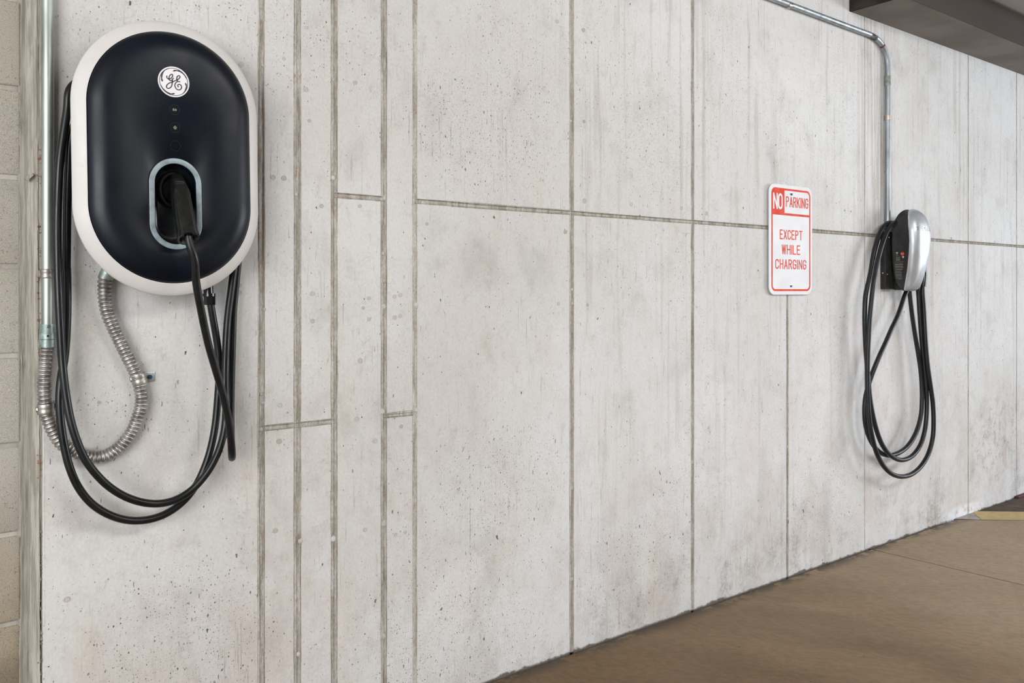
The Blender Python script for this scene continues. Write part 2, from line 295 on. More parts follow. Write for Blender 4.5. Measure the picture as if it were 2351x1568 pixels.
# ------------------------------------------------------------------ mesh builders
ROOTM = {}
def tag(o, label=None, cat=None, group=None, kind=None):
    if label: o['label'] = label
    if cat: o['category'] = cat
    if group: o['group'] = group
    if kind: o['kind'] = kind
    return o
def empty(name, loc, roty=0.0, label=None, cat=None, group=None):
    o = bpy.data.objects.new(name, None); COL.objects.link(o); o.empty_display_size = 0.05
    o.location = loc; o.rotation_euler = (0, roty, 0)
    ROOTM[o.name] = (Matrix.Translation(loc) @ Matrix.Rotation(roty, 4, 'Y')).inverted()
    return tag(o, label, cat, group)
class MB:
    def __init__(s): s.v = []; s.f = []
    def add(s, vs, fs):
        k = len(s.v); s.v += [Vector(p) for p in vs]; s.f += [tuple(i + k for i in f) for f in fs]; return s
    def loft(s, loops, closed=True, cap0=False, cap1=False):
        n = len(loops[0]); vs = [p for L in loops for p in L]; fs = []
        for i in range(len(loops) - 1):
            for j in range(n if closed else n - 1):
                a = i * n + j; b = i * n + (j + 1) % n
                fs.append((a, b, b + n, a + n))
        if cap0: fs.append(tuple(range(n))[::-1])
        if cap1: fs.append(tuple(range((len(loops) - 1) * n, len(loops) * n)))
        return s.add(vs, fs)
    def box(s, x0, x1, y0, y1, z0, z1, bev=0.0):
        if bev <= 0:
            vs = [(x, y, z) for z in (z0, z1) for y in (y0, y1) for x in (x0, x1)]
            return s.add(vs, [(0, 2, 3, 1), (4, 5, 7, 6), (0, 1, 5, 4), (2, 6, 7, 3), (0, 4, 6, 2), (1, 3, 7, 5)])
        bm = bmesh.new(); bmesh.ops.create_cube(bm, size=1)
        for v in bm.verts:
            v.co = Vector(((x0 + x1) / 2 + v.co.x * (x1 - x0), (y0 + y1) / 2 + v.co.y * (y1 - y0), (z0 + z1) / 2 + v.co.z * (z1 - z0)))
        bmesh.ops.bevel(bm, geom=bm.edges[:], offset=bev, segments=2, affect='EDGES', profile=0.6)
        bm.verts.index_update(); s.add([v.co.copy() for v in bm.verts], [tuple(v.index for v in f.verts) for f in bm.faces]); bm.free(); return s
    def tube(s, pts, rad, n=14, cap=True):
        pts = [Vector(p) for p in pts]; loops = []
        t0 = (pts[1] - pts[0]).normalized()
        u = t0.cross(Vector((0.3, 1, 0.2))).normalized()
        for i, p in enumerate(pts):
            t = (pts[min(i + 1, len(pts) - 1)] - pts[max(i - 1, 0)]).normalized()
            u = (u - t * u.dot(t)).normalized(); v = t.cross(u)
            r = rad[i] if hasattr(rad, '__len__') else rad
            loops.append([p + u * (r * math.cos(2 * math.pi * k / n)) + v * (r * math.sin(2 * math.pi * k / n)) for k in range(n)])
        return s.loft(loops, True, cap, cap)
    def ribbon(s, pts, wd, y, th=0.0006):
        """flat stroke in the x-z plane at front face y, thickness th behind it; wd width or list"""
        pts = [Vector((p[0], 0, p[1])) for p in pts]; L = []
        for i, p in enumerate(pts):
            t = pts[min(i + 1, len(pts) - 1)] - pts[max(i - 1, 0)]
            if t.length < 1e-9: t = Vector((1, 0, 0))
            t.normalize(); nn = Vector((-t.z, 0, t.x))
            r = (wd[i] if hasattr(wd, '__len__') else wd) / 2
            if 0 < i < len(pts) - 1:
                t1 = (pts[i] - pts[i - 1]).normalized(); c = max(0.5, abs(t1.dot(t))); r /= c
            a = p + nn * r; b = p - nn * r
            L.append([Vector((a.x, y, a.z)), Vector((b.x, y, b.z)), Vector((b.x, y + th, b.z)), Vector((a.x, y + th, a.z))])
        return s.loft(L, True, True, True)
    def build(s, name, mat, parent=None, smooth=True, root=None, angle=35):
        me = bpy.data.meshes.new(name); Mx = None
        r = parent
        while r is not None and r.parent is not None: r = r.parent
        if r is not None and r.name in ROOTM: Mx = ROOTM[r.name]
        vs = [Mx @ v for v in s.v] if Mx is not None else s.v
        me.from_pydata([tuple(v) for v in vs], [], s.f); me.update()
        bm = bmesh.new(); bm.from_mesh(me); bmesh.ops.recalc_face_normals(bm, faces=bm.faces[:]); bm.to_mesh(me); bm.free()
        me.materials.append(mat)
        if smooth:
            for p in me.polygons: p.use_smooth = True
            me.set_sharp_from_angle(angle=math.radians(angle))
        o = bpy.data.objects.new(name, me); COL.objects.link(o)
        if parent is not None: o.parent = parent
        return o

def curve(pts, step=0.006, r=None):
    """Catmull-Rom through pts, resampled evenly"""
    P = [Vector(p) for p in pts]; P = [P[0] * 2 - P[1]] + P + [P[-1] * 2 - P[-2]]
    fine = []
    for i in range(1, len(P) - 2):
        p0, p1, p2, p3 = P[i - 1:i + 3]
        # centripetal parameterisation
        def tj(ti, a, b): return ti + max(1e-6, (b - a).length) ** 0.5
        t0 = 0; t1 = tj(t0, p0, p1); t2 = tj(t1, p1, p2); t3 = tj(t2, p2, p3)
        for k in range(24):
            t = t1 + (t2 - t1) * k / 24
            a1 = p0 * ((t1 - t) / (t1 - t0)) + p1 * ((t - t0) / (t1 - t0)); a2 = p1 * ((t2 - t) / (t2 - t1)) + p2 * ((t - t1) / (t2 - t1)); a3 = p2 * ((t3 - t) / (t3 - t2)) + p3 * ((t - t2) / (t3 - t2))
            b1 = a1 * ((t2 - t) / (t2 - t0)) + a2 * ((t - t0) / (t2 - t0)); b2 = a2 * ((t3 - t) / (t3 - t1)) + a3 * ((t - t1) / (t3 - t1))
            fine.append(b1 * ((t2 - t) / (t2 - t1)) + b2 * ((t - t1) / (t2 - t1)))
    fine.append(P[-2])
    out = [fine[0]]; acc = 0
    for a, b in zip(fine, fine[1:]):
        d = (b - a).length
        while acc + d >= step:
            q = (step - acc) / d; a = a + (b - a) * q; out.append(a); d = (b - a).length; acc = 0
        acc += d
    if (out[-1] - fine[-1]).length > step * 0.3: out.append(fine[-1])
    # light smoothing
    for _ in range(3): out = [out[0]] + [(out[i - 1] + out[i] * 2 + out[i + 1]) / 4 for i in range(1, len(out) - 1)] + [out[-1]]
    return out
def disc(c, r, off0, off1, n=28, bev=0.0):
    """short round plug standing off the wall: c=(x,z)"""
    m = MB(); L = []
    for (rr, w_) in ((r, off0), (r, off1 - bev), (r - bev, off1)):
        L.append([Vector((c[0] + rr * math.cos(2 * math.pi * k / n), -w_, c[1] + rr * math.sin(2 * math.pi * k / n))) for k in range(n)])
    return m.loft(L, True, True, True)
def annulus(m, c, r0, r1, w0, w1, n=36):
    f = lambda r, w_: [Vector((c[0] + r * math.cos(2 * math.pi * k / n), -w_, c[1] + r * math.sin(2 * math.pi * k / n))) for k in range(n)]
    return m.loft([f(r0, w0), f(r0, w1), f(r1, w1), f(r1, w0), f(r0, w0)])

# ------------------------------------------------------------------ SETTING: cast concrete wall
WT = 3.0
XL = X_(98)
wall = MB().box(XL - 0.002, 12.0, 0.0045, 0.24, 0, WT).build('wall_back', M_BACK, smooth=False)
tag(wall, 'pale cast concrete wall marked into tall formwork bays', kind='structure')
JW = 0.0155
def panel(x0, x1, z0, z1, gl, gr, gb, gt):
    """one formwork bay: slab with eased, slightly wandering edges"""
    xa, xb, za, zb = x0 + gl / 2, x1 - gr / 2, z0 + gb / 2, z1 - gt / 2
    n1 = max(2, int((zb - za) / 0.05)); n2 = max(2, int((xb - xa) / 0.08))
    per = []
    for i in range(n1): per.append((xa, za + (zb - za) * i / n1, -1, 0))
    for i in range(n2): per.append((xa + (xb - xa) * i / n2, zb, 0, 1))
    for i in range(n1): per.append((xb, zb - (zb - za) * i / n1, 1, 0))
    for i in range(n2): per.append((xb - (xb - xa) * i / n2, za, 0, -1))
    L = []
    for ins, w_ in ((0.0, -0.03), (0.0, -0.0012), (0.0016, 0.0)):
        row = []
        for (x, z, nx, nz) in per:
            j = (mnoise.noise(Vector((x * 3, z * 9, nx))) * 0.0016 + mnoise.noise(Vector((x * 9, z * 42, nz))) * 0.0009)
            row.append(Vector((x + nx * (j - ins), -w_, z + nz * (j - ins))))
        L.append(row)
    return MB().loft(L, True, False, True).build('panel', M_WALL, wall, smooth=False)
def seam(x0, x1, z0, z1, width, style=0, vert=True, horiz_y=0):
    """the rough ridge cast between two bays: two or three ragged fins along the joint"""
    hw = width / 2
    prof = {0: [(-hw, .002), (-hw * .75, .0028), (-hw * .42, -.0012), (-hw * .25, .0022), (0, .0014), (hw * .2, .0028), (hw * .42, -.0016), (hw * .7, .0024), (hw, .002)],
            1: [(-hw, .002), (-hw * .6, -.0018), (-hw * .4, .003), (hw * .1, .0012), (hw * .4, .0030), (hw * .62, -.0022), (hw * .8, .0026), (hw, .002)],
            2: [(-hw, .0015), (-hw * .5, .0004), (0, .0012), (hw * .5, .0002), (hw, .0018)]}[style]
    Lg = (z1 - z0) if vert else (x1 - x0); n = max(4, int(Lg / 0.012)); L = []
    for i in range(n + 1):
        t = i / n; row = []
        for (u, dd) in prof:
            s_ = (x0 if vert else z0) * 3.7
            ju = mnoise.noise(Vector((s_, t * Lg * 7, u * 60))) * 0.0011; jw = mnoise.noise(Vector((s_ + 5, t * Lg * 38, u * 160))) * 0.0016
            a = (x0 + (x1 - x0) * t); b = (z0 + (z1 - z0) * t)
            if vert: row.append(Vector((a + u + ju, dd + jw, b)))
            else: row.append(Vector((a, dd + jw, b + u + ju)))
        L.append(row)
    return MB().loft(L, False).build('joint_seam', M_SEAM, wall, angle=50)
cols = [(98, 600), (600, 683.5), (683.5, 768), (768, 882), (882, 953), (953, 1313), (1313, 1590.5), (1590.5, 1808), (1808, 1985.5), (1985.5, 2223), (2223, 2334)]
ZM, ZL = H + 0.262, H - 0.359
gapw = {600: 0.017, 683.5: 0.021, 768: 0.020, 882: 0.020, 953: 0.016, 1313: 0.019, 1590.5: 0.018, 1808: 0.014, 1985.5: 0.006, 2223: 0.011, 2334: 0.012}
xs = {p: X_(p) for c in cols for p in c}
XR = xs[2334]
for (a, b) in cols:
    x0, x1 = xs[a], xs[b]; gl = 0 if a == 98 else gapw[a]; gr = gapw.get(b, 0)
    if a == 98: rows = [-0.01, WT]
    elif a in (600, 683.5, 882): rows = [-0.01, ZL, WT]
    else: rows = [-0.01, ZM, WT]
    if a == 1590.5:
        panel(x0, x1, -0.01, ZM, gl, gr, 0, JW); panel(x0, xs[1985.5], ZM, WT, gl, gapw[1985.5], JW, 0); continue
    if a == 1808:
        panel(x0, x1, -0.01, ZM, gl, gr, 0, JW); continue
    for i in range(len(rows) - 1):
        panel(x0, x1, rows[i], rows[i + 1], gl, gr, JW if i else 0, JW if i < len(rows) - 2 else 0)
xx = XR; k = 0
while xx < 11.9:
    nx = min(12.0, xx + 0.61)
    panel(xx, nx, -0.01, ZM, 0.012, 0.012, 0, JW); panel(xx, nx, ZM, WT, 0.012, 0.012, JW, 0)
    if k: seam(xx, xx, 0, WT, 0.012, 0)
    xx = nx; k += 1
for p, st, z0, z1 in ((600, 1, 0, WT), (683.5, 0, 0, WT), (768, 0, 0, WT), (882, 0, 0, WT), (953, 2, 0, WT), (1313, 0, 0, WT), (1590.5, 0, 0, WT), (1808, 0, 0, ZM), (1985.5, 2, 0, WT), (2223, 2, 0, WT), (2334, 2, 0, WT)):
    seam(xs[p], xs[p], z0, z1, gapw[p] + 0.002, st)
seam(xs[600], xs[768], ZL, ZL, JW + 0.003, 1, False); seam(xs[882], xs[953], ZL, ZL, JW + 0.003, 0, False)
seam(xs[768], xs[882], ZM, ZM, JW + 0.003, 1, False); seam(xs[953], 12.0, ZM, ZM, JW + 0.002, 1, False)
# round grout plugs and form-tie marks
for px, py, r in ((627, 407, 5.5), (652, 409, 6), (717, 674, 5.5), (717, 737, 5.5), (738, 473, 5), (826, 473, 4.5), (847, 685, 4.5), (847, 733, 4.5), (827, 828, 6), (834, 707, 4), (906, 681, 5), (906, 729, 5), (919, 677, 5), (919, 725, 5),
                  (643, 930, 5.5), (641, 1013, 6.5), (819, 962, 5.5), (921, 979, 4.5), (632, 1218, 6), (838, 1216, 5), (861, 1012, 6), (908, 1227, 4), (930, 1222, 4), (550, 655, 5.5), (550, 672, 5.5), (554, 148, 6), (815, 190, 5),
                  (702, 205, 6), (703, 64, 4), (710, 277, 4), (1279, 49, 5), (1339, 69, 5), (1342, 461, 6), (1449, 469, 5), (1564, 478, 4.5), (1298, 532, 5), (1622, 490, 5), (1282, 697, 4), (1349, 700, 4), (652, 135, 4), (1151, 212, 3.5), (1341, 279, 4), (154, 1376, 7), (228, 924, 4), (980, 514, 4)):
    c = at(px, py); rr = r / (0.285 * (3700 - px))
    m = disc((c.x, c.z), rr * 0.86, -0.002, 0.0005, 14)
    annulus(m, (c.x, c.z), rr * 0.88, rr, -0.002, 0.0009, 14)
    m.build('form_tie_plug', M_PLUGC, wall)
for px, py, r in ((604, 150, 5), (607, 710, 6), (600, 905, 5), (604, 925, 5), (600, 986, 7), (680, 446, 6), (765, 408, 7), (882, 455, 7), (880, 582, 6), (882, 703, 8), (955, 702, 9), (879, 945, 8), (957, 941, 6), (882, 1202, 9), (766, 1237, 9), (690, 1242, 8), (880, 1462, 9), (687, 170, 5), (765, 182, 5), (1314, 665, 5), (1314, 697, 5), (1314, 1120, 7), (1314, 1330, 6), (1589, 1062, 6), (1808, 1025, 4), (1808, 1190, 4), (2184, 547, 4), (2284, 556, 4), (882, 645, 6), (1311, 278, 4), (685, 1502, 7)):
    c = at(px, py); rr = 0.78 * r / (0.285 * (3700 - px)); m = MB(); L = []
    for f_, w_ in ((1, -.001), (.8, .0008), (.45, .0016), (.02, .0018)):
        L.append([Vector((c.x + rr * f_ * (1 + .25 * mnoise.noise(Vector((px, q, 0)))) * math.cos(q * math.pi / 5), -w_ + .0006 * mnoise.noise(Vector((q, py, f_))), c.z + rr * f_ * 1.1 * (1 + .25 * mnoise.noise(Vector((q, px, 3)))) * math.sin(q * math.pi / 5))) for q in range(10)])
    m.loft(L, True, False, True).build('grout_dab', M_DAB, wall)

# ragged left end of the cast wall: groove, flat strip, return face
prof = [(X_(101.5), -0.0004), (X_(98), 0.010), (X_(94), 0.013), (X_(90), 0.003), (X_(88), 0.0005), (X_(74), 0.006), (X_(64, -.02), 0.020), (X_(60, -.05), 0.058)]
L = []
nz = 240
for i in range(nz + 1):
    z = WT * i / nz; lean = 0.010 * (H - z) / H * 0.6
    row = []
    for k, (x, y) in enumerate(prof):
        j = mnoise.noise(Vector((k * 2.3, z * 6, 1))) * 0.0022 + mnoise.noise(Vector((k * 5.3, z * 45, 2))) * 0.0016
        gy_ = (0.12 + 0.88 * min(1, max(0, (0.9 - z) / 0.5))) if k in (1, 2) else 1.0; y = y * gy_
        row.append(Vector((x + (j if 0 < k < 7 else 0) + (lean if k > 3 else lean * .4), y + abs(j) * (1.2 if k in (1, 2) else .5), z)))
    L.append(row)
tr = MB().loft(L, False).build('trim_1', M_EDGE, angle=60); tag(tr, 'rough cast edge strip between block wall and concrete wall', kind='structure')
g = MB()
for i in range(70):
    z = R.uniform(0.0, 0.7); r_ = R.uniform(.003, .008); x = X_(95) + R.uniform(-.004, .004)
    g.tube([(x, .009, z - r_), (x, .006, z), (x + R.uniform(-.002, .002), .009, z + r_)], [r_ * .3, r_ * .8, r_ * .3], 6)
g.build('joint_crumbs', M_GROOVE, tr)['kind'] = 'stuff'
r_ = MB()
for z0, z1 in ((1.49, 1.54), (1.455, 1.485), (1.335, 1.37), (1.29, 1.32), (1.235, 1.262), (1.20, 1.215), (1.15, 1.17), (1.075, 1.09), (0.80, 0.86)):
    for q in range(int((z1 - z0) / .0035)):
        xf, zf, a_ = X_(88.5) + R.gauss(.001, .0022), R.uniform(z0, z1), R.uniform(.0006, .0018)
        r_.add([(xf + a_ * R.uniform(.5, 1.1) * math.cos(t), -.0012 - .0006 * R.random(), zf + a_ * R.uniform(.8, 2.0) * math.sin(t)) for t in (0, 1.05, 2.1, 3.14, 4.2, 5.2)], [(0, 1, 2, 3, 4, 5)])
r_.build('rust_flakes', plain('orange rust stain', (0.36, 0.13, 0.05), 0.9, 0, 0.25, 90), tr, smooth=False)['kind'] = 'stuff'
sp = MB().ribbon([(at(58, 413).x, at(58, 413).z), (at(74, 400).x, at(74, 400).z)], .007, -0.006, .01).build('wood_splinter', M_EDGE, tr)

# block wall, set back a little
BW = 0.05
XB1 = X_(61, -BW)
bw = MB().box(-2.6, XB1 + 0.012, BW + 0.0035, BW + 0.20, 0, WT).build('wall_left', M_MORTAR, smooth=False)
tag(bw, 'grey concrete block wall with mortar joints at the left edge', kind='structure')
zj = [1.675 - 0.2005 * k for k in range(-7, 9)]
zj = sorted([z for z in zj if -0.2 < z < WT])
XE = X_(47, -BW)
bc = {}
for ri, z in enumerate(zj):
    z0 = max(0.004, z + 0.005); z1 = min(WT, z + 0.2005 - 0.005)
    if z1 - z0 < 0.02: continue
    x = XE; first = True
    while x > -2.5:
        wdt = 0.39 if not (first and ri % 2) else 0.19
        x0 = max(-2.6, x - wdt)
        MB().box(x0, x, BW - R.uniform(0.0, 0.0025), BW + 0.1, z0, z1, 0.005).build('block', M_BLOCK, bw, angle=60)
        x = x0 - 0.010; first = False
L = []
for i in range(201):     # smeared vertical mortar bead by the last block
    z = WT * i / 200
    row = [Vector((x_ + mnoise.noise(Vector((q, z * 9, 7))) * .004, BW + y_ + mnoise.noise(Vector((q * 3, z * 25, 9))) * .002, z)) for q, (x_, y_) in enumerate(((XE - .006, .001), (XE + .002, -.0005), ((XE + XB1) / 2, .001), (XB1 + .004, -.001), (XB1 + .012, .004)))]
    L.append(row)
MB().loft(L, False).build('mortar_bead', M_EDGE, bw, angle=60)

# ------------------------------------------------------------------ floor
tag(MB().box(-3, 12, -7, 0.3, -0.15, -0.012).build('floor', plain('dirt filled joint', (0.022, 0.016, 0.011), 0.95, 0, 0.2, 40, 0.3, 0.1), smooth=False), 'brown worn concrete floor slab', kind='structure')
FL = bpy.data.objects['floor']
def slab(poly, name='floor_slab', mat=M_FLOOR, z0=-0.012, z1=0.0, lab=None, par=FL):
    L = [[Vector((p[0], p[1], z0)) for p in poly], [Vector((p[0], p[1], z1 - .0015)) for p in poly]]
    c = sum((Vector(p[:2]) for p in poly), Vector((0, 0))) / len(poly)
    top = []
    for p in poly:
        d = (c - Vector(p[:2])); top.append(Vector((p[0] + d.x / max(d.length, 1e-6) * .0015, p[1] + d.y / max(d.length, 1e-6) * .0015, z1)))
    o = MB().loft(L + [top], True, True, True).build(name, mat, par, smooth=False)
    if lab: o['label'] = lab
    return o
g1, g2 = ground(2006, 1262), ground(2351, 1343)
gd = (g2 - g1).normalized()
jt = g1 - gd * (g1.y + 0.0) / gd.y; jb = g1 + gd * ((-7 - g1.y) / gd.y)
q = 0.004
gy = ground(2700, 1193); gx = ground(2180, 1192)
sdir = (ground(2351, 1194) - ground(2253, 1193)).normalized()
e0 = ground(2253, 1193); eT = e0 - sdir * ((e0.y) / sdir.y); eB = e0 + sdir * ((-7 - e0.y) / sdir.y)
slab([(-3, -.013), (jt.x - q, -.013), (jb.x - q, -7), (-3, -7)])
slab([(jt.x + q, -.013), (eT.x, -.010), (eB.x, -7), (jb.x + q, -7)])
MB().add([(jt.x - q, 0, -.0015), (jt.x + q, 0, -.0015), (jb.x + q, -7, -.0015), (jb.x - q, -7, -.0015), (jt.x - q, 0, -.011), (jt.x + q, 0, -.011), (jb.x + q, -7, -.011), (jb.x - q, -7, -.011)], [(0, 1, 2, 3), (4, 5, 6, 7), (0, 1, 5, 4), (1, 2, 6, 5), (2, 3, 7, 6), (3, 0, 4, 7)]).build('joint_dirt', bpy.data.materials['dirt filled joint'], FL, smooth=False)
M_FLOOR2 = mortar_mat('darker floor apron', (0.085, 0.065, 0.05), (0.135, 0.11, 0.09), (1, 1, 1))  # floor beyond the stripe in a darker tone
slab([(eT.x + .003, 0), (12, 0), (12, -7), (eB.x + .003, -7)], mat=M_FLOOR2, lab='darker floor slab beyond the yellow stripe')
def gp(*pp): return [(p.x, p.y) for p in (ground(*q_) for q_ in pp)]
slab(gp((2253, 1193), (2600, 1197), (2600, 1178), (2231, 1174)), 'painted_stripe', M_YELLOW, 0, 0.0012, 'faded yellow painted floor stripe')
slab(gp((2180, 1191), (2252, 1193), (2230, 1174)), 'stripe_primer', M_PALE, 0, 0.0010, 'bare pale stripe end by the wall')
tag(MB().box(X_(2338, .02), 12, -0.022, -0.002, 0.001, 0.014, .003).build('trim_2', M_CURB), 'low dark red curb strip at the far foot of the wall', kind='structure')

# ------------------------------------------------------------------ ceiling and beam
ZS = H + 1.285; ZC = H + 1.415; XBM = X_(1953)
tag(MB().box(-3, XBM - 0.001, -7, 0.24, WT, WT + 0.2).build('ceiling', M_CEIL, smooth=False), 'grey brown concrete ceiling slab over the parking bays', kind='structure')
L = []
cprof = [(0.0, ZS), (-0.250, ZS)]
for i in range(9): a_ = math.pi / 2 * i / 8; cprof.append((-0.250 - .004 * math.sin(a_), ZS + .004 * (1 - math.cos(a_))))
for i in range(9): a_ = math.pi / 2 * i / 8; cprof.append((-0.300 + .046 * math.cos(a_), ZC - .06 + .06 * math.sin(a_)))
cprof += [(-7, ZC), (-7, WT + .2), (0, WT + .2)]
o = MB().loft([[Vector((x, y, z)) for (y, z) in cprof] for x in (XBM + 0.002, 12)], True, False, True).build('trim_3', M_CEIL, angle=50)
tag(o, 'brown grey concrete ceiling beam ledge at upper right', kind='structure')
yy = [0.0, -0.25, -0.30, -7.0]; zz = [ZS, ZS, ZC, ZC]
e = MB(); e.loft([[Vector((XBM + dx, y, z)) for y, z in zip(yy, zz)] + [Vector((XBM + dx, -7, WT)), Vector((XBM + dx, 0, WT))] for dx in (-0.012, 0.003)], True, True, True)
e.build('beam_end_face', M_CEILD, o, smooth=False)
tag(MB().box(-3, 12, -7.2, -7.0, 0, WT).build('wall_front', M_BACKW, smooth=False), 'dim concrete wall across the garage aisle', kind='structure')

# ------------------------------------------------------------------ CHARGER ONE (oblong, black front in white rim)
def stad(cx, cz, hw, hh, off, n=96):
    """oblong outline: half circles above and below straight sides"""
    s_ = hh - hw; out = []
    for k in range(n):
        a_ = 2 * math.pi * (k + .5) / n
        out.append(Vector((cx + hw * math.cos(a_), -off, cz + (s_ if math.sin(a_) >= 0 else -s_) + hw * math.sin(a_))))
    return out
c0 = at(392.3, 365, 0.11); GX, GZ = c0.x, c0.z
TILT = math.radians(-0.9)
ch = empty('ev_charger', (GX, 0, GZ), TILT, 'large oblong wall charger with black front in wide white rim and grey light ring', 'charger')
Minv = ROOTM['ev_charger']; ROOTM['ev_charger'] = Matrix.Identity(4)   # its parts are modelled in its own frame
def lc(px, py, off):
    p = Minv @ at(px, py, off); return p
m = MB(); m.loft([stad(0, 0, .130, .235, .0015), stad(0, 0, .138, .243, .05)], True, True, True); m.build('back_box', M_SHELL, ch)
m = MB(); m.loft([stad(0, 0, .130, .235, .048), stad(0, 0, .150, .255, .052), stad(0, 0, .192, .302, .084), stad(0, 0, .2015, .3115, .095), stad(0, 0, .2020, .3120, .101)]); m.build('rear_shell', M_SHELL, ch)
m = MB(); m.loft([stad(0, 0, .2000, .310, .0985), stad(0, 0, .2045, .3145, .0990), stad(0, 0, .2062, .3162, .1015), stad(0, 0, .2062, .3162, .1070), stad(0, 0, .2045, .3145, .1100), stad(0, 0, .197, .307, .1150), stad(0, 0, .1820, .2900, .1265), stad(0, 0, .1795, .2875, .1270), stad(0, 0, .1787, .2867, .1220)]); m.build('rim', M_WHITE, ch, angle=60)
oc = lc(404.5, 468, .152); OX, OZ = oc.x, oc.z
def cover_loops():
    S = [(.0, .116), (.0, .1275), (.0008, .1298), (.003, .1325), (.007, .1362), (.012, .1398), (.018, .1431), (.024, .1457), (.030, .1476), (.037, .1490), (.045, .1498), (.055, .1502)]
    return [stad(0, 0, .1780 - e_, .2860 - e_, w_) for e_, w_ in S] + [stad(OX, OZ, .0465, .0920, .1502), stad(OX, OZ, .0455, .0910, .1490), stad(OX, OZ, .0440, .0895, .122)]
cv = MB().loft(cover_loops()).build('front_cover', M_BLACKP, ch, angle=60)
m = MB(); m.loft([stad(OX, OZ, .0445, .0900, .128), stad(OX, OZ, .0415, .0870, .1235), stad(OX, OZ, .036, .081, .118), stad(OX, OZ, .030, .075, .117)], True, False, True); m.build('socket_recess', M_GLOSS, ch, angle=60)
m = MB(); m.loft([stad(OX, OZ, .0575, .1035, .1500), stad(OX, OZ, .0572, .1032, .1518), stad(OX, OZ, .0560, .1020, .1524), stad(OX, OZ, .0466, .0926, .1524), stad(OX, OZ, .0456, .0916, .1516), stad(OX, OZ, .0454, .0914, .1490)])
m.build('light_ring', M_RING, ch, angle=50)['label'] = 'frosted grey oblong light ring'
sc_ = lc(398, 436, .13); m = MB()
L = []
for r_0, w_ in ((.036, .118), (.036, .126), (.033, .131), (.029, .132), (.025, .128), (.022, .119)):
    L.append([Vector((sc_.x + r_0 * .92 * math.cos(2 * math.pi * k / 40), -w_, sc_.z + r_0 * 1.2 * math.sin(2 * math.pi * k / 40))) for k in range(40)])
m.loft(L, True, False, True); m.build('socket', M_PIT, ch)
# badge
bc_ = lc(399, 188, .1512)
bd = disc((bc_.x, bc_.z), .0345, .1498, .1512, 64).build('badge', M_LOGOW, ch)
ink = MB(); annulus(ink, (bc_.x, bc_.z), .0303, .0314, .1505, .1516, 72)
def tr_(pts): return [(lambda p: (p.x, p.z))(lc(358 + a_ / 19.12, 148 + b_ / 19.12, .1512)) for a_, b_ in pts]
def smooth2(pts, step):
    c = curve([(a_, 0, b_) for a_, b_ in pts], step); return [(p.x, p.z) for p in c]
Gs = [[(485, 490), (470, 545), (500, 605), (560, 642), (620, 630), (690, 580), (735, 500), (725, 447), (685, 430), (620, 470), (575, 560), (575, 640), (605, 700), (650, 715), (700, 690), (730, 640), (775, 595)],
      [(718, 680), (727, 740), (712, 820), (700, 900), (660, 990), (590, 1040), (530, 1055), (475, 1020), (460, 960), (500, 880), (580, 820), (700, 775), (800, 730), (900, 690), (990, 640), (1050, 570), (1050, 510), (1000, 490), (945, 520), (910, 600), (920, 680), (960, 740), (1010, 750), (1065, 762)],
      [(950, 750), (890, 785), (842, 850), (830, 930), (860, 1020), (920, 1090), (1000, 1120), (1080, 1090), (1125, 1010), (1105, 930), (1060, 880), (1010, 870), (960, 900), (958, 950), (995, 1000)]]
for g_ in Gs: ink.ribbon(smooth2(tr_(g_), .0006), .0021, -.1517, .0006)
for head in ([(755, 290), (860, 265), (960, 275), (1080, 322), (1180, 400), (1270, 510), (1340, 640)], [(820, 1275), (720, 1295), (620, 1285), (500, 1230), (400, 1150), (300, 1040), (220, 900)],
             [(290, 740), (255, 650), (245, 560), (262, 450), (312, 345), (400, 250), (520, 200)], [(1285, 815), (1330, 900), (1340, 980), (1310, 1100), (1240, 1220), (1130, 1310), (1000, 1360)]):
    pts = smooth2(tr_(head), .0008); n_ = len(pts); wd = []
    for i in range(n_):
        t = i / (n_ - 1); wd.append(max(.0007, (.0034 * math.sqrt(max(0, min(1, (t + .015) * 12))) if t < .12 else .0034 - .0012 * math.sin((t - .12) / .2 * math.pi) if t < .32 else .0034 * (1 - (t - .32) / .68))))
    ink.ribbon(pts, wd, -.1517, .0006)
ink.build('monogram', M_LOGOD, bd, smooth=False)['label'] = 'dark script letters GE with four curls'
# buttons
for i, (px, py) in enumerate(((401, 252), (402, 293))):
    c = lc(px, py, .151); b = disc((c.x, c.z), .0098, .1495, .1507, 36, .0008).build('indicator_button', M_PIT, ch)
    m = MB(); annulus(m, (c.x, c.z), .0104, .0116, .1495, .1510, 36); m.build('button_bezel', M_BLACKP, b)
    m = MB()
    if i == 0:
        m.ribbon([(c.x - .0042, c.z), (c.x - .0006, c.z)], .0052, -.1512, .0006); m.ribbon([(c.x + .0006, c.z), (c.x + .0030, c.z), (c.x + .0046, c.z)], [.0052, .0048, .002], -.1512, .0006)
    else:
        for s_ in (-1, 1):
            m.ribbon([(c.x + s_ * (.0009), c.z + .0042), (c.x + s_ * .0022, c.z), (c.x + s_ * .0009, c.z - .0042)], [.0008, .0033, .0008], -.1512, .0006)
    m.build('button_symbol', M_GREYINK, b, smooth=False)
c = lc(403, 335, .151); b = disc((c.x, c.z), .0105, .1490, .1498, 36); annulus(b, (c.x, c.z), .0110, .0117, .1495, .1508, 36); b.build('blank_button', M_BLACKP, ch)
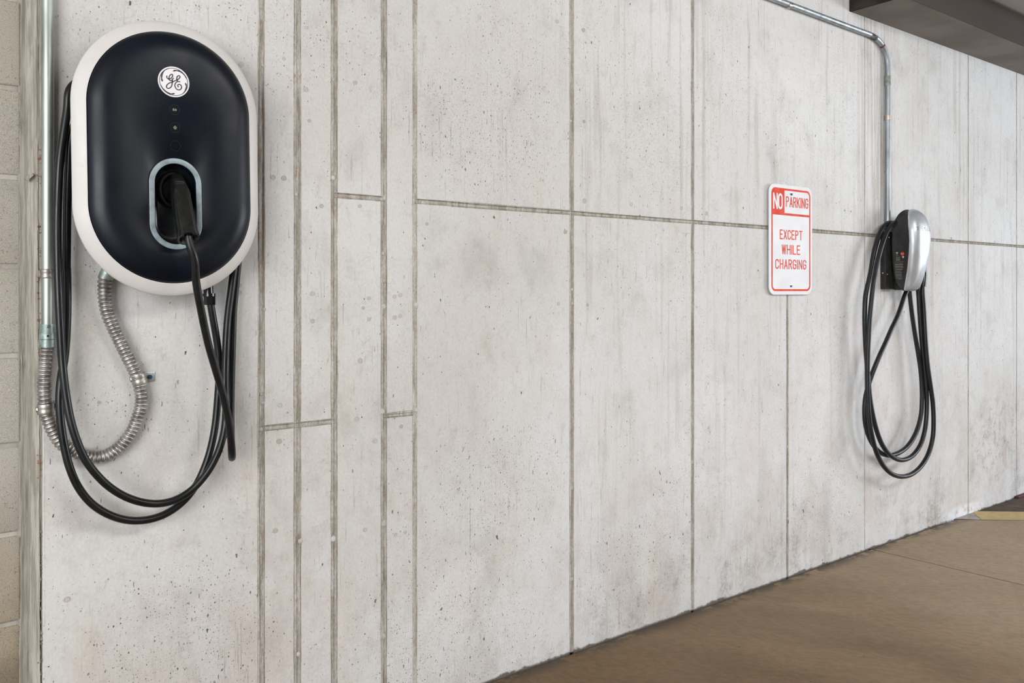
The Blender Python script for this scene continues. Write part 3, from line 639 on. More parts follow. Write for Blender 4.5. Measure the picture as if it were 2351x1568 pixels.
# gland and hose elbow below the box
def lcyl(name, mat, c, r, z0, z1, off, n=8, par=ch):
    return MB().tube([(c, -off, z0), (c, -off, z1)], r, n).build(name, mat, par)
gc = lc(481, 683, .055)
gl = lcyl('cable_gland', M_GLOSS, gc.x, .0135, gc.z - .018, gc.z + .004, .055, 6)
MB().tube([(gc.x - .001, -.055, gc.z + .003), (gc.x - .001, -.055, gc.z + .010)], .0150, 16).build('gland_nut', M_GLOSS, gl)
MB().tube([(gc.x - .002, -.055, gc.z + .010), (gc.x - .004, -.055, gc.z + .055)], .0115, 16).build('gland_thread', M_GLOSS, gl)
# sit the charger where it belongs: parts were made in its own frame
# ------------------------------------------------------------------ cable of charger one
cb = empty('charging_cable', at(530, 900, .06), 0, 'thick black cable with plug, looped under the large oblong charger', 'cable')
P2 = lambda a_, b_, w_: at(a_ / 2.24, 600 + b_ / 2.24, w_)
P1 = lambda a_, b_, w_: at(a_ / 2.24, b_ / 2.24, w_)
path = [at(431, 532, .210), at(435, 560, .215), P1(1000, 1330, .214), P2(1008, 100, .200), P2(1034, 250, .182), P2(1070, 420, .162), P2(1110, 560, .146), P2(1150, 700, .132), P2(1177, 830, .120), P2(1190, 940, .108), P2(1194, 1000, .092), P2(1192, 1010, .066), P2(1190, 960, .046),
        P2(1187, 800, .036), P2(1190, 600, .034), P2(1196, 400, .034), P2(1201, 250, .034), P2(1216, 90, .036), at(548, 580, .040), at(546, 480, .045), at(520, 330, .045), at(450, 200, .045), at(360, 150, .045), at(260, 150, .048), at(190, 180, .055), P1(358, 460, .062), P1(346, 560, .062), P1(328, 680, .062), P1(309, 820, .062), P1(299, 1000, .062), P1(295, 1200, .062), P1(298, 1400, .062),
        P2(298, 60, .062), P2(304, 220, .062), P2(313, 400, .062), P2(319, 500, .062), P2(328, 600, .064), P2(341, 700, .066), P2(359, 800, .070), P2(387, 900, .074), P2(428, 1000, .076), P2(482, 1080, .076), P2(560, 1158, .074), P2(650, 1213, .072), P2(740, 1241, .070), P2(820, 1246, .070), P2(900, 1228, .072), P2(975, 1185, .076), P2(1040, 1120, .080), P2(1092, 1045, .082), P2(1130, 960, .080), P2(1152, 880, .076), P2(1162, 780, .070), P2(1158, 640, .066), P2(1160, 500, .062), P2(1170, 300, .058), P2(1192, 120, .056),
        at(538, 590, .058), at(522, 480, .062), at(500, 330, .064), at(430, 220, .066), at(350, 190, .066), at(260, 200, .064), at(200, 240, .058), at(166, 300, .050), at(157, 400, .042), P1(346, 1050, .038), P1(344, 1200, .036), P1(342, 1400, .034),
        P2(343, 20, .034), P2(346, 200, .034), P2(341, 380, .034), P2(331, 500, .034), P2(313, 610, .036), P2(306, 710, .038), P2(313, 830, .040), P2(331, 950, .042), P2(358, 1060, .044), P2(402, 1160, .046), P2(470, 1245, .048), P2(560, 1303, .050), P2(660, 1332, .050), P2(760, 1329, .050), P2(850, 1300, .050), P2(935, 1242, .050), P2(1000, 1165, .050), P2(1050, 1065, .050), P2(1084, 960, .048), P2(1107, 840, .046), P2(1120, 700, .044), P2(1127, 580, .044), P2(1124, 480, .046), P2(1112, 390, .048), P2(1095, 290, .052), P2(1084, 225, .055), P2(1081, 200, .055)]
MB().tube(curve(path, .006), .0089, 14).build('cord', M_CABLE, cb)
# plug: head with grip ribs, barrel, end collar
A0, A1 = at(404, 404, .128), at(433, 548, .212)
ax = (A1 - A0); Lp = ax.length; ax.normalize()
sx_ = ax.cross(Vector((0, -1, 0))).normalized(); sx_ = -sx_ if sx_.x < 0 else sx_
sy_ = sx_.cross(ax).normalized(); sy_ = -sy_ if sy_.y > 0 else sy_
def sect(t, hw, hd, p=2.4, shift=0.0, n=28):
    c = A0 + ax * (Lp * t) + sx_ * shift; out = []
    for k in range(n):
        a_ = 2 * math.pi * k / n; ca, sa = math.cos(a_), math.sin(a_)
        out.append(c + sx_ * (.88 * hw * math.copysign(abs(ca) ** (2 / p), ca)) + sy_ * (hd * math.copysign(abs(sa) ** (2 / p), sa)))
    return out
hd_ = MB().loft([sect(0, .0115, .010, 4), sect(.02, .0130, .012, 5), sect(.20, .0175, .020, 5), sect(.30, .0205, .023, 4, .001), sect(.36, .0225, .024, 3.2, .001), sect(.40, .0215, .022, 2.6, .001)], True, True, True).build('plug_head', M_PLUG, cb, angle=40)
m = MB()
for t in (.175, .205, .235):
    c = A0 + ax * (Lp * t) + sy_ * (.0185 + .02 * (t - .175)); m.tube([c - sx_ * .009, c + sx_ * .009], .0012, 8)
m.build('grip_rib', M_PLUG, hd_)
MB().loft([sect(.33, .0215, .0225, 3), sect(.36, .0235, .0245, 2.6), sect(.60, .0240, .0245, 2.3), sect(.90, .0245, .0245, 2.2), sect(.94, .0262, .0262, 2), sect(1.0, .0268, .0268, 2), sect(1.0, .0215, .0215, 2), sect(.95, .018, .018, 2)], True, True, True).build('plug_handle', M_PLUG, cb, angle=40)

# ------------------------------------------------------------------ left conduit and its couplings
cd = empty('metal_conduit', at(110, 640, .020), 0, 'straight vertical galvanised conduit pipe beside the block wall', 'conduit')
xc = at(109.5, 640, .018).x; zt = at(109.5, 0, .018).z
def vcyl(name, mat, x, off, r, za, zb, par, n=28, pr=None):
    pr = pr or [(1, 0), (1, 1)]
    return MB().tube([(x, -off, za + (zb - za) * t) for _, t in pr], [r * q_ for q_, _ in pr], n).build(name, mat, par)
zc = lambda py: at(109.5, py, .018).z
vcyl('pipe', M_GALV, xc, .0185, .0125, zc(750), WT - .002, cd)
s1 = vcyl('strap', M_STRAP, xc - .001, .0185, .0143, zc(639), zc(618), cd, 28, [(.97, 0), (1.03, .1), (1.03, .3), (.98, .4), (.98, .55), (1.03, .65), (1.03, .9), (.97, 1)])
MB().box(xc - .0195, xc - .012, -.010, -.001, zc(637), zc(620), .001).build('strap_foot', M_STRAP, s1)
cp = vcyl('coupling', M_ZINC, xc, .0185, .0150, zc(765), zc(744), cd)
vcyl('coupling_collar', M_ZINC, xc, .0185, .0170, zc(778.5), zc(764.5), cp); vcyl('coupling_nut', M_ZINC, xc, .0185, .0168, zc(797), zc(779.5), cp)
c = at(111, 750, .034); sc0 = disc((c.x, c.z), .0036, .030, .0355, 14, .001).build('screw', M_SCREW, cp)
c = at(110, 771.5, .035); disc((c.x, c.z), .0022, .0310, .0358, 12).build('screw_hole', M_GLOSS, cp)

# ------------------------------------------------------------------ flexible conduit
fx = empty('flexible_conduit', at(300, 960, .02), 0, 'corrugated flexible steel hose curving from the pipe coupling up to the large charger', 'conduit')
fp = [at(249, 620, .036), at(241, 638, .030), at(240, 662, .028), at(241, 686, .026), at(247, 719, .024), at(261, 753, .022), at(278, 788, .020), at(294, 821, .018), at(312, 857, .017), at(321, 886, .017), at(325, 921, .017), at(317, 957, .017), at(299, 997, .017), at(272, 1029, .017), at(241, 1047, .017), at(210, 1050, .017), at(180, 1042, .017), at(154, 1028, .017), at(134, 1008, .017), at(118, 979, .017), at(108, 950, .017), at(104, 920, .017), at(103, 877, .0175), at(106, 832, .018), at(109, 797, .0185)]
cl = curve(fp, .00112); rad = []
for i in range(len(cl)):
    rad.append(.0154 + (-.0007, -.0001, .0002, -.0001, -.0007, -.0018, -.0029, -.0018)[i % 8])
MB().tube(cl, rad, 18).build('hose', M_FLEX, fx, angle=80)
f1 = MB().tube([at(258, 606, .042), at(249, 622, .036), at(242, 637, .031)], [.0150, .0162, .0158], 20).build('hose_fitting', M_ZINC, fx)
MB().tube([at(252, 630, .038), at(262, 639, .040)], .0062, 10).build('fitting_lug', M_ZINC, f1); MB().tube([at(259, 636, .043), at(260, 637, .048)], .0040, 10).build('screw', M_SCREW, f1)
def clamp(p0, p1, tab, tw, th, nm='clamp'):
    k = MB(); a_, b_ = p0, p1; d = (b_ - a_)
    cr = MB().tube([a_ + d * t for t in (0, .08, .35, .45, .55, .65, .92, 1)], [.0162, .0170, .0170, .0163, .0163, .0170, .0170, .0162], 24).build(nm, M_STRAP, fx)
    m = MB().box(tab.x - tw, tab.x + tw, -.0042, -.0008, tab.z - th, tab.z + th, .0012); m.build('clamp_tab', M_PLATE, cr)
    b = disc((tab.x + .0015, tab.z), .0056, .0030, .0085, 6, .001); b.build('clamp_screw', M_BLUE, cr)
    MB().tube([a_ + d * .5 + Vector((-.0185, .004, -.001)), a_ + d * .5 + Vector((-.0120, .004, 0))], [.006, .010], 8).build('clamp_ear', M_STRAP, cr)
clamp(at(316, 857, .017), at(321.5, 882, .017), at(341, 865, 0), .0135, .0115)
clamp(at(105, 951, .017), at(104.5, 927, .017), at(122, 930, 0), .0120, .0110)

# ------------------------------------------------------------------ sign
SX0, SX1 = at(1766, 550, .014).x, at(1865, 550, .014).x
SZ1 = at(1815, 426, .014).z; SZ0 = at(1815, 676.5, .014).z
scx, scz = (SX0 + SX1) / 2, (SZ0 + SZ1) / 2
sg = empty('parking_sign', (scx, 0, scz), 0, 'white metal no parking except while charging sign with red border and letters', 'sign')
def rrect(cx, cz, hw, hh, r, off, n=8):
    out = []
    for (sx, sz, a0) in ((1, 1, 0), (-1, 1, 90), (-1, -1, 180), (1, -1, 270)):
        for k in range(n + 1):
            a_ = math.radians(a0 + 90 * k / n); out.append(Vector((cx + sx * (hw - r) + r * math.cos(a_), -off, cz + sz * (hh - r) + r * math.sin(a_))))
    return out
hw, hh = (SX1 - SX0) / 2, (SZ1 - SZ0) / 2
pl = MB().loft([rrect(scx, scz, hw, hh, .036, .0105), rrect(scx, scz, hw, hh, .036, .0132), rrect(scx, scz, hw - .0008, hh - .0008, .035, .0138)], True, True, True).build('sign_plate', M_SIGNW, sg, angle=30)
S4 = lambda a_, b_: at(1700 + a_ / 4.614, 380 + b_ / 4.614, .0142)
TOPF = -.0144
m = MB(); i0, i1 = .0150, .0235
m.loft([rrect(scx, scz, hw - i0, hh - i0, .026, .0137), rrect(scx, scz, hw - i0, hh - i0, .026, .0142), rrect(scx, scz, hw - i1, hh - i1, .018, .0142), rrect(scx, scz, hw - i1, hh - i1, .018, .0137)]); m.build('border', M_SIGNR, pl, smooth=False)
zb = (S4(330, 488).z + S4(330, 505).z) / 2 - 0.001
xd = S4(466, 300).x
m = MB().box(SX0 + .020, SX1 - .020, TOPF + .0001, -.0137, zb - .006, zb + .0035); m.build('header_bar', M_SIGNR, pl, smooth=False)
fill = [Vector((xd, 0, zb)), Vector((xd, 0, SZ1 - .0155))] + [Vector((SX0 + .0155 + .026 + .026 * math.cos(math.radians(a_)), 0, SZ1 - .0155 - .026 + .026 * math.sin(math.radians(a_)))) for a_ in range(90, 181, 10)] + [Vector((SX0 + .0155, 0, zb))]
m = MB().loft([[Vector((v.x, -.0137, v.z)) for v in fill], [Vector((v.x, -.01445, v.z)) for v in fill]], True, True, True); m.build('header_block', M_SIGNR, pl, smooth=False)

def arc(cx, cz, rx, rz, a0, a1, n=10): return [(cx + rx * math.cos(math.radians(a0 + (a1 - a0) * k / n)), cz + rz * math.sin(math.radians(a0 + (a1 - a0) * k / n))) for k in range(n + 1)]
W0 = .46; RR = .2
def glyph(ch_, w_=W0):
    r = w_ / 2; hz = .24
    if ch_ == 'N': return [[(0, 0), (0, 1)], [(0, .98), (w_, .02)], [(w_, 0), (w_, 1)]]
    if ch_ == 'O': return [arc(r, 1 - hz, r, hz, 0, 180) + arc(r, hz, r, hz, 180, 360) + [(w_, 1 - hz)]]
    if ch_ == 'P': return [[(0, 0), (0, 1)], [(0, 1), (w_ * .45, 1)] + arc(w_ * .5, .76, w_ * .5, .24, 80, -80) + [(w_ * .45, .52), (0, .52)]]
    if ch_ == 'R': return glyph('P', w_) + [[(w_ * .5, .52), (w_, 0)]]
    if ch_ == 'A': return [[(0, 0), (r, 1)], [(r, 1), (w_, 0)], [(w_ * .17, .3), (w_ * .83, .3)]]
    if ch_ == 'K': return [[(0, 0), (0, 1)], [(w_, 1), (0, .38)], [(w_ * .32, .58), (w_, 0)]]
    if ch_ == 'I': return [[(0, 0), (0, 1)]]
    if ch_ == 'C': return [arc(r, 1 - hz, r, hz, 0, 180) + arc(r, hz, r, hz, 180, 360)]
    if ch_ == 'G': return [arc(r, 1 - hz, r, hz, 0, 180) + arc(r, hz, r, hz, 180, 360) + [(w_, .46)], [(w_ * .55, .46), (w_, .46)]]
    if ch_ == 'E': return [[(0, 0), (0, 1)], [(0, 1), (w_ * .9, 1)], [(0, .52), (w_ * .75, .52)], [(0, 0), (w_ * .9, 0)]]
    if ch_ == 'X': return [[(0, 0), (w_, 1)], [(0, 1), (w_, 0)]]
    if ch_ == 'T': return [[(r, 0), (r, 1)], [(0, 1), (w_, 1)]]
    if ch_ == 'H': return [[(0, 0), (0, 1)], [(w_, 0), (w_, 1)], [(0, .51), (w_, .51)]]
    if ch_ == 'L': return [[(0, 1), (0, 0)], [(0, 0), (w_ * .88, 0)]]
    if ch_ == 'W': return [[(0, 1), (w_ * .3, 0)], [(w_ * .3, 0), (w_ * .62, 1)], [(w_ * .62, 1), (w_ * .94, 0)], [(w_ * .94, 0), (w_ * 1.24, 1)]]
def gw(c): return {'I': 0.0, 'W': W0 * 1.24, 'E': W0 * .9, 'L': W0 * .88}.get(c, W0)
def text(s_, x0, x1, z0, z1, st, name, mat, par, gap=.27):
    tot = sum(gw(c) for c in s_) + gap * (len(s_) - 1); x0 += st / 2; x1 -= st / 2; z0 += st / 2; z1 -= st / 2
    kx = (x1 - x0) / tot; kz = z1 - z0; cx = 0; m = MB()
    for c in s_:
        for i, stroke in enumerate(glyph(c)):
            pts = [(x0 + (cx + a_) * kx, z0 + b_ * kz) for a_, b_ in stroke]
            # square the ends out by half a stroke
            if c == 'O': m.ribbon(pts, st, TOPF - .0002, .0005); continue
            a_, b_ = Vector(pts[0]), Vector(pts[1]); d = (a_ - b_).normalized() * st * .49; pts[0] = tuple(a_ + d)
            a_, b_ = Vector(pts[-1]), Vector(pts[-2]); d = (a_ - b_).normalized() * st * .49; pts[-1] = tuple(a_ + d)
            m.ribbon(pts, st, TOPF - .0001 - .00006 * i, .0004)
        cx += gw(c) + gap
    o = m.build(name, mat, par, smooth=False); return o
def trow(s_, xl, xr, yt, yb, st, mat, nm='lettering', gap=.27):
    a_, b_ = S4(xl, yt), S4(xl, yb); c = S4(xr, yb)
    o = text(s_, a_.x, c.x, b_.z, a_.z, st, nm, mat, pl, gap); o['label'] = 'lettering reading ' + s_
trow('NO', 345, 447, 285, 456, .0088, M_SIGNW, gap=.20)
trow('PARKING', 482, 718, 325, 437, .0048, M_SIGNR, gap=.25)
trow('EXCEPT', 418, 655, 676, 779, .0048, M_SIGNR)
trow('WHILE', 438, 632, 836, 939, .0048, M_SIGNR, gap=.24)
trow('CHARGING', 370, 697, 989, 1094, .0048, M_SIGNR)
for a_, b_ in ((540, 306), (538, 1279)):
    c = S4(a_, b_); bo = disc((c.x, c.z), .0085, .0138, .0148, 24).build('washer', M_ALU, sg); disc((c.x, c.z), .0060, .0148, .0185, 6, .001).build('bolt_head', M_BLUE, bo)
MB().box(scx - .02, scx + .02, -.0105, -.0005, scz - .02, scz + .02, .002).build('mounting_spacer', M_ALU, sg)
MB().box(scx - .02, scx + .02, -.0105, -.0005, scz + .15, scz + .19, .002).build('mounting_spacer', M_ALU, sg)

# ------------------------------------------------------------------ right conduit
rc = empty('metal_conduit', at(2038, 300, .022), 0, 'grey conduit pipe running along the top and bending down to the small charger', 'conduit')
OF = .0165
ln0 = at(1776, -3, OF); ln1 = at(1995, 79, OF); dr = (ln0 - ln1).normalized()
rp = [ln1 + dr * 1.9, ln1 + dr * 1.2, ln1 + dr * .6, ln1 + dr * .1, at(1999, 80.5, OF), at(2014, 90, OF), at(2025, 103, OF), at(2032, 118, OF), at(2036.5, 138, OF), at(2038, 165, OF), at(2038, 200, OF), at(2038, 320, OF), at(2038, 430, OF), at(2038, 512, OF)]
rcv = curve(rp, .01)
MB().tube(rcv, .0125, 22).build('pipe', M_GALVB, rc)
def band(name, mat, pts, r, n=22, lab=None):
    o = MB().tube(pts, r, n).build(name, mat, rc)
    if lab: o['label'] = lab
    return o
def along(p_, d_, a_, b_): return [p_ + d_ * a_, p_ + d_ * b_]
band('coupling_ring', M_STRAP, along(at(1811, 11.5, OF), dr, -.010, .010), .0139)
near = lambda P_: min(range(len(rcv)), key=lambda i: (rcv[i] - P_).length)
i0 = near(at(1997, 80, OF)); i1 = near(at(2012, 89, OF)); band('printed_band', M_SMUDGE, rcv[i0:i1], .0127, lab='black smudged print band at the bend')
i0 = near(at(2025, 103, OF)); band('rust_patch', M_RUST, rcv[i0:i0 + 2], .0128, lab='rusty ring patch on the bend')
zr = lambda py: at(2038, py, OF).z; xr = at(2038, 300, OF).x
st = MB().tube([(xr, -OF, zr(197)), (xr, -OF, zr(175))], .0137, 22).build('strap', M_TAPE, rc)
MB().box(xr + .010, xr + .019, -.006, -.0005, zr(196), zr(176), .001).build('strap_foot', M_TAPE, st)
MB().tube([(xr, -OF, zr(276)), (xr, -OF, zr(265))], .0143, 22).build('coupling_ring', M_STRAP, rc)

# ------------------------------------------------------------------ CHARGER TWO (small, silver front on black body)
TX = 3.982; TZ0 = at(2095, 666, .12).z - .004; TH = .392
tc = empty('ev_charger', (TX, 0, TZ0 + .19), 0, 'small teardrop wall charger with silver front cover and black body', 'charger')
def lerp_tab(t, tab):
    for (a_, va), (b_, vb) in zip(tab, tab[1:]):
        if t <= b_: k_ = (t - a_) / (b_ - a_); k_ = k_ * k_ * (3 - 2 * k_) if False else k_; return va + (vb - va) * k_
    return tab[-1][1]
HWT = [(0, .050), (.1, .0560), (.25, .065), (.4, .0725), (.55, .0785), (.65, .0805), (.75, .080), (.82, .0765), (.88, .069), (.93, .057), (.965, .042), (.99, .022), (1.0, .0)]
def outline(n=44):
    pts = []
    ts = [i / n for i in range(n + 1)]; ts = [1 - (1 - t) ** 1.6 for t in ts]
    rt = [(lerp_tab(t, HWT), t * TH) for t in ts]
    b = [(x_, 0.0) for x_ in (-.045, -.03, -.015, 0, .015, .03, .045)]
    lo = .006
    pts = [(-.046, .0012)] + b[1:-1] + [(.046, .0012)] + [(.0495, .0045)] + [(x_, z) for x_, z in rt[1:-1]] + [(0, TH)] + [(-x_, z) for x_, z in rt[1:-1]][::-1] + [(-.0495, .0045)]
    return pts
OUT = outline()
for _ in range(1): OUT = [((OUT[i - 1][0] + 2 * p[0] + OUT[(i + 1) % len(OUT)][0]) / 4, (OUT[i - 1][1] + 2 * p[1] + OUT[(i + 1) % len(OUT)][1]) / 4) for i, p in enumerate(OUT)]
def wseam(z): return lerp_tab(z / TH, [(-.1, .086), (0, .087), (.1, .097), (.25, .112), (.45, .125), (.6, .130), (.72, .128), (.85, .121), (.93, .112), (1.0, .100), (1.2, .09)])
def wback(z): return lerp_tab(z / TH, [(-.1, .080), (0, .078), (.04, .064), (.1, .050), (.2, .043), (.35, .040), (.6, .041), (.75, .044), (.85, .050), (.93, .060), (1.0, .072), (1.2, .07)])
def ring(fx_, wf, fz=None, zc_=.22):
    fz = fx_ if fz is None else fz; out = []
    for (x_, z_) in OUT:
        zz = zc_ + (z_ - zc_) * fz; out.append(Vector((TX + x_ * fx_, -wf(zz), TZ0 + zz)))
    return out
MB().loft([ring(.80, lambda z: wback(z) + .002, .86), ring(.97, lambda z: wback(z) - .002, .98), ring(1, lambda z: wback(z)), ring(1, lambda z: wback(z) + .006), ring(.975, lambda z: wback(z) + .010, .985), ring(.975, lambda z: wseam(z) - .004, .985), ring(.9, lambda z: wseam(z) - .004, .9)], True, True, False).build('body', M_TBODY, tc, angle=45)
MB().loft([ring(.97, lambda z: wseam(z) - .005, .98), ring(1.0, lambda z: wseam(z) - .004), ring(1.004, lambda z: wseam(z) + .002, 1.002)]).build('cover_edge', M_LINER, tc, angle=60)
S = [(1.004, .002, 1.003), (1.0, .004, 1.0), (.985, .0085, .994), (.95, .0145, .982), (.89, .0205, .96), (.80, .0265, .925), (.68, .0315, .865), (.52, .0350, .75), (.34, .0373, .56), (.16, .0385, .30), (.02, .0388, .04)]
sil = MB().loft([ring(f_, (lambda dd: lambda z: wseam(z) + dd)(dd), fz_) for f_, dd, fz_ in S], True, False, True).build('front_cover', M_SILVER, tc, angle=70)
# bracket
MB().box(TX - .112, TX + .075, -.030, -.001, TZ0 + .008, TZ0 + .285, .006).build('wall_bracket', M_TBODY, tc)
MB().box(TX - .045, TX + .045, -.080, -.025, TZ0 + .055, TZ0 + .285, .008).build('neck', M_TBODY, tc)
MB().box(TX - .040, TX + .020, -.085, -.028, TZ0 + .004, TZ0 + .055, .005).build('cable_inlet', M_TBODY, tc)
for px, py, off in ((2042, 545, .032), (2038, 630, .032), (2028, 627, .032)):
    c = at(px, py, off)
    disc((c.x, c.z), .0036, .028, .0325, 12, .001).build('bracket_screw', M_SCREW, tc)
# cover lettering T E S L A, following the cover's curve
from mathutils.bvhtree import BVHTree
bvh = BVHTree.FromPolygons([v.co[:] for v in sil.data.vertices], [tuple(p.vertices) for p in sil.data.polygons])
Ti = ROOTM[tc.name]
def on_cover(x_, z_, lift=.0004):
    o_ = Ti @ Vector((x_, -.4, z_)); h_, n_, _, _ = bvh.ray_cast(o_, Vector((0, 1, 0)))
    return (h_.y if h_ else None)
def strokes_on(name, segs, wd, mat, par, lift=.0007):
    m = MB()
    for (a_, b_) in segs:
        n_ = 6; L = []
        a_, b_ = Vector(a_), Vector(b_); d = (b_ - a_).normalized(); nn = Vector((-d.y, d.x)) * wd / 2
        for i in range(n_ + 1):
            p = a_ + (b_ - a_) * i / n_; row = []
            for s_ in (-1, 1):
                q_ = p + nn * s_; y_ = on_cover(q_.x, q_.y)
                if y_ is None: y_ = -.12
                row.append((q_, y_))
            L.append([Vector((row[0][0].x, row[0][1] - lift, row[0][0].y)), Vector((row[1][0].x, row[1][1] - lift, row[1][0].y)), Vector((row[1][0].x, row[1][1] + .0005, row[1][0].y)), Vector((row[0][0].x, row[0][1] + .0005, row[0][0].y))])
        m.loft(L, True, True, True)
    return m.build(name, mat, par, smooth=False)
lz = at(2105, 525, .15).z; lh = .0145; lw = .0125; segs = []
for i, c in enumerate('TESLA'):
    x0 = TX - .064 + i * .0270; z0 = lz - lh / 2; z1 = lz + lh / 2; zm = lz
    if c == 'T': segs += [((x0, z1), (x0 + lw, z1)), ((x0 + lw / 2, z1 - .0035), (x0 + lw / 2, z0))]
    if c == 'E': segs += [((x0, z), (x0 + lw, z)) for z in (z0, zm, z1)]
    if c == 'S': segs += [((x0, z), (x0 + lw, z)) for z in (z0, zm, z1)] + [((x0, zm), (x0, z1)), ((x0 + lw, z0), (x0 + lw, zm))]
    if c == 'L': segs += [((x0, z1), (x0, z0)), ((x0, z0), (x0 + lw, z0))]
    if c == 'A': segs += [((x0, z1), (x0 + lw, z1)), ((x0, z0), (x0, zm)), ((x0 + lw, z0), (x0 + lw, zm)), ((x0, zm), (x0 + lw, zm))]
strokes_on('lettering', segs, .0019, M_TINK, sil)['label'] = 'spaced lettering reading TESLA'
# print on the left flank of the body: a ray from the left finds the flank
body = [o for o in tc.children if o.name.startswith('body')][0]
bvb = BVHTree.FromPolygons([v.co[:] for v in body.data.vertices], [tuple(p.vertices) for p in body.data.polygons])
def flank(off, z):
    o_ = Ti @ Vector((TX - .3, -off, z)); h_, n_, _, _ = bvb.ray_cast(o_, Vector((1, 0, 0)))
    return (h_.x + TX) if h_ else TX - .075
def fl_from_px(px, py):
    # iterate: find the offset whose flank point projects to px
    best = None
    for i in range(60):
        off = .045 + .0013 * i
        z = at(px, py, off).z
        x_ = flank(off, z); Z = A * (D - off) + B * x_; Xc = A * x_ - B * (D - off)
        pp = CX + F * Xc / Z
        if best is None or abs(pp - px) < best[0]: best = (abs(pp - px), off, H + (YH - py) * Z / F)
    return best[1], best[2]
def fquad(m, o0, o1, z0, z1, lift=.0007):
    L = []
    vs = [(flank(o, z), -o, z) for (o, z) in ((o0, z0), (o1, z0), (o1, z1), (o0, z1))]
    m.add([(x_ - lift, y_, z_) for x_, y_, z_ in vs] + [(x_ + .0006, y_, z_) for x_, y_, z_ in vs], [(0, 1, 2, 3), (4, 5, 6, 7), (0, 1, 5, 4), (1, 2, 6, 5), (2, 3, 7, 6), (3, 0, 4, 7)])
K3 = lambda a_, b_: fl_from_px(2030 + a_ / 14.25, 560 + b_ / 14.25)
m = MB()
rows = [(355, 635, 585, 605), (355, 640, 645, 700), (355, 630, 725, 788), (360, 620, 815, 860), (365, 575, 885, 905), (365, 615, 920, 955), (370, 590, 980, 1010), (375, 600, 1030, 1070), (385, 600, 1095, 1120), (455, 590, 1130, 1160)]
for (a_, b_, c_, d_) in rows:
    y_ = c_
    while y_ < d_:
        l_ = R.uniform(.86, 1.0)
        (o0, z1_), (o1, _), (_, z0_) = K3(a_, y_), K3(a_ + (b_ - a_) * l_, y_), K3(a_, min(d_, y_ + 13)); fquad(m, o0, o1, z0_, z1_); y_ += 21
m.build('warning_print', M_LABEL, body, smooth=False)['label'] = 'grey lines of small warning print'
m = MB()
for (a_, b_, c_, d_) in ((385, 530, 430, 450), (385, 520, 468, 485), (388, 525, 500, 520), (388, 510, 535, 552), (388, 465, 378, 392)):
    (o0, z1_), (o1, _), (_, z0_) = K3(a_, c_), K3(b_, c_), K3(a_, d_); fquad(m, o0, o1, z0_, z1_)
m.build('rating_print', M_LABEL, body, smooth=False)
m = MB()
for (a_, b_, c_, d_) in ((380, 458, 275, 293), (395, 445, 293, 303), (408, 432, 303, 345)):
    (o0, z1_), (o1, _), (_, z0_) = K3(a_, c_), K3(b_, c_), K3(a_, d_); fquad(m, o0, o1, z0_, z1_)
m.build('maker_mark', M_LABELW, body, smooth=False)['label'] = 'small white T shaped mark'
m = MB()
for (a_, b_, c_, d_) in ((585, 655, 412, 432), (600, 640, 432, 462), (600, 635, 398, 412)):
    (o0, z1_), (o1, _), (_, z0_) = K3(a_, c_), K3(b_, c_), K3(a_, d_); fquad(m, o0, o1, z0_, z1_)
m.build('certification_mark', M_LABELW, body, smooth=False)
o_, z_ = K3(592, 322)
def fdisc(m, r0, lift, n=22):
    vs = [(flank(o_ + r0 * math.cos(2 * math.pi * k / n), z_ + r0 * math.sin(2 * math.pi * k / n)) - lift, -(o_ + r0 * math.cos(2 * math.pi * k / n)), z_ + r0 * math.sin(2 * math.pi * k / n)) for k in range(n)]
    m.add(vs + [(x + .001, y, z) for x, y, z in vs], [tuple(range(n)), tuple(range(n, 2 * n))] + [(k, (k + 1) % n, (k + 1) % n + n, k + n) for k in range(n)])
m = MB(); fdisc(m, .0088, .0008); rd = m.build('red_dot_label', M_LABELR, body, smooth=False); rd['label'] = 'round red sticker with pale centre bar'
m = MB(); fquad(m, o_ - .0075, o_ + .0075, z_ - .0014, z_ + .0014, .0013); m.build('sticker_bar', plain('pale orange print', (.78, .35, .22), .5), body, smooth=False)

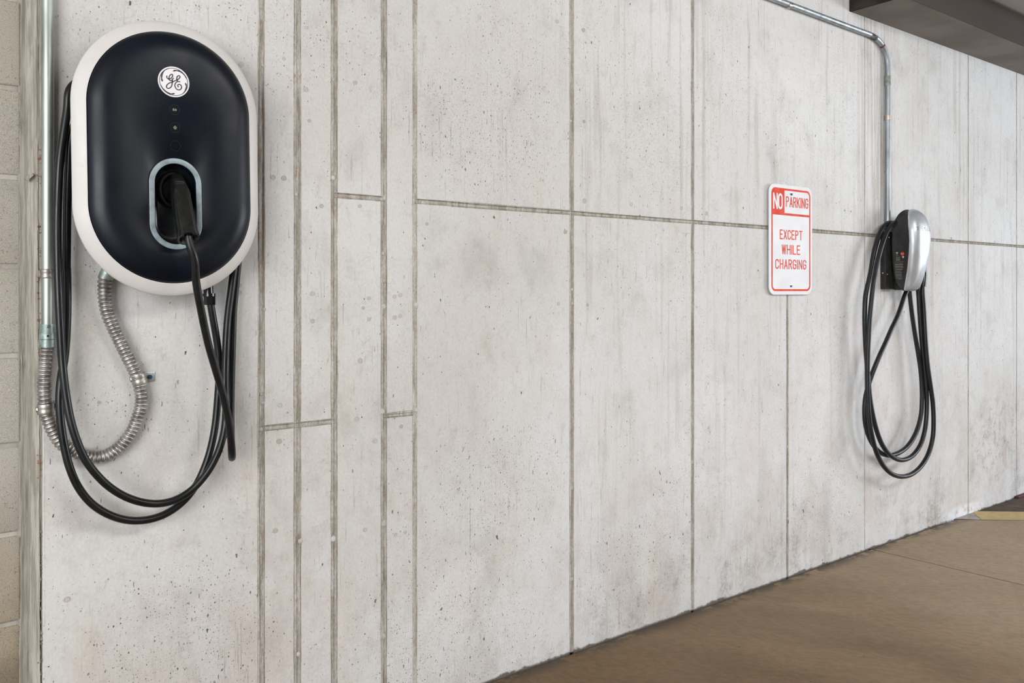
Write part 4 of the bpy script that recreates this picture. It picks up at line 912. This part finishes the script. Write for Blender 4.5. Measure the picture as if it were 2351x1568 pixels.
# ------------------------------------------------------------------ cable of charger two
c2 = empty('charging_cable', at(2060, 1000, .07), 0, 'black cable looped three times under the small silver charger', 'cable')
C5 = lambda a_, b_, w_: at(1940 + a_ / 5.6, 440 + b_ / 5.6, w_)
C6 = lambda a_, b_, w_: at(1940 + a_ / 3.336, 660 + b_ / 3.336, w_)
RX = TX + .086
path = [at(2080, 650, .060), C6(478, 5, .062), C6(455, 70, .062), C6(405, 215, .064), C6(355, 320, .064), C6(312, 420, .064), C6(268, 515, .064), C6(230, 605, .060), C6(198, 690, .054), C6(172, 775, .048), C6(155, 860, .044), C6(150, 960, .044), C6(160, 1065, .046), C6(195, 1170, .050), C6(250, 1248, .054), C6(320, 1285, .058), C6(400, 1272, .062), C6(480, 1215, .066), C6(545, 1110, .068), C6(582, 980, .068), C6(590, 860, .066), C6(588, 740, .064), C6(578, 620, .062), C6(560, 500, .060), C6(532, 330, .058), C6(508, 150, .058), C6(495, 0, .056),
        Vector((RX - .004, -.050, TZ0 + .05)), Vector((RX, -.046, TZ0 + .15)), Vector((RX - .004, -.042, TZ0 + .25)), Vector((TX + .055, -.036, TZ0 + .305)), Vector((TX, -.034, TZ0 + .322)), Vector((TX - .05, -.038, TZ0 + .318)),
        C5(585, 398, .040), C5(530, 418, .044), C5(478, 472, .048), C5(432, 570, .050), C5(392, 700, .052), C5(362, 830, .052), C5(335, 1000, .054), C5(309, 1130, .056), C6(158, 60, .056), C6(151, 200, .058), C6(153, 330, .058), C6(159, 450, .058), C6(168, 580, .058), C6(180, 720, .062), C6(192, 850, .068), C6(210, 960, .074), C6(238, 1080, .078), C6(278, 1190, .080), C6(330, 1268, .080), C6(390, 1312, .080), C6(450, 1320, .080), C6(520, 1285, .080), C6(580, 1200, .082), C6(612, 1090, .082), C6(624, 980, .082), C6(627, 870, .080), C6(620, 740, .078), C6(606, 600, .074), C6(588, 420, .070), C6(572, 200, .066), C6(557, 0, .062),
        Vector((RX + .025, -.058, TZ0 + .06)), Vector((RX + .020, -.054, TZ0 + .18)), Vector((RX + .004, -.050, TZ0 + .28)), Vector((TX + .055, -.050, TZ0 + .325)), Vector((TX, -.050, TZ0 + .342)), Vector((TX - .045, -.052, TZ0 + .335)),
        C5(615, 412, .056), C5(585, 440, .062), C5(548, 500, .066), C5(508, 590, .070), C5(470, 700, .074), C5(440, 810, .076), C5(412, 930, .078), C5(388, 1060, .080), C5(374, 1140, .082), C6(212, 20, .082), C6(200, 130, .082), C6(188, 260, .082), C6(180, 400, .082), C6(174, 540, .082), C6(172, 700, .082), C6(176, 860, .084), C6(186, 1000, .088), C6(205, 1130, .092), C6(240, 1260, .096), C6(290, 1360, .098), C6(355, 1425, .100), C6(430, 1448, .100), C6(510, 1430, .100), C6(585, 1365, .100), C6(640, 1270, .100), C6(672, 1150, .100), C6(679, 1020, .100), C6(672, 880, .098), C6(655, 750, .096), C6(634, 600, .092), C6(618, 420, .088), C6(606, 200, .082), C6(594, 0, .076), C5(1006, 1180, .074), C5(1012, 1120, .074)]
MB().tube(curve(path, .006), .0108, 14).build('cord', M_CABLE2, c2)
hp = [C5(1000, 1215, .074), C5(1006, 1150, .074), C5(1012, 1060, .072), C5(1006, 990, .070), C5(985, 920, .066)]
MB().tube(curve(hp, .006), .0155, 16).build('plug_handle', M_PLUG, c2)
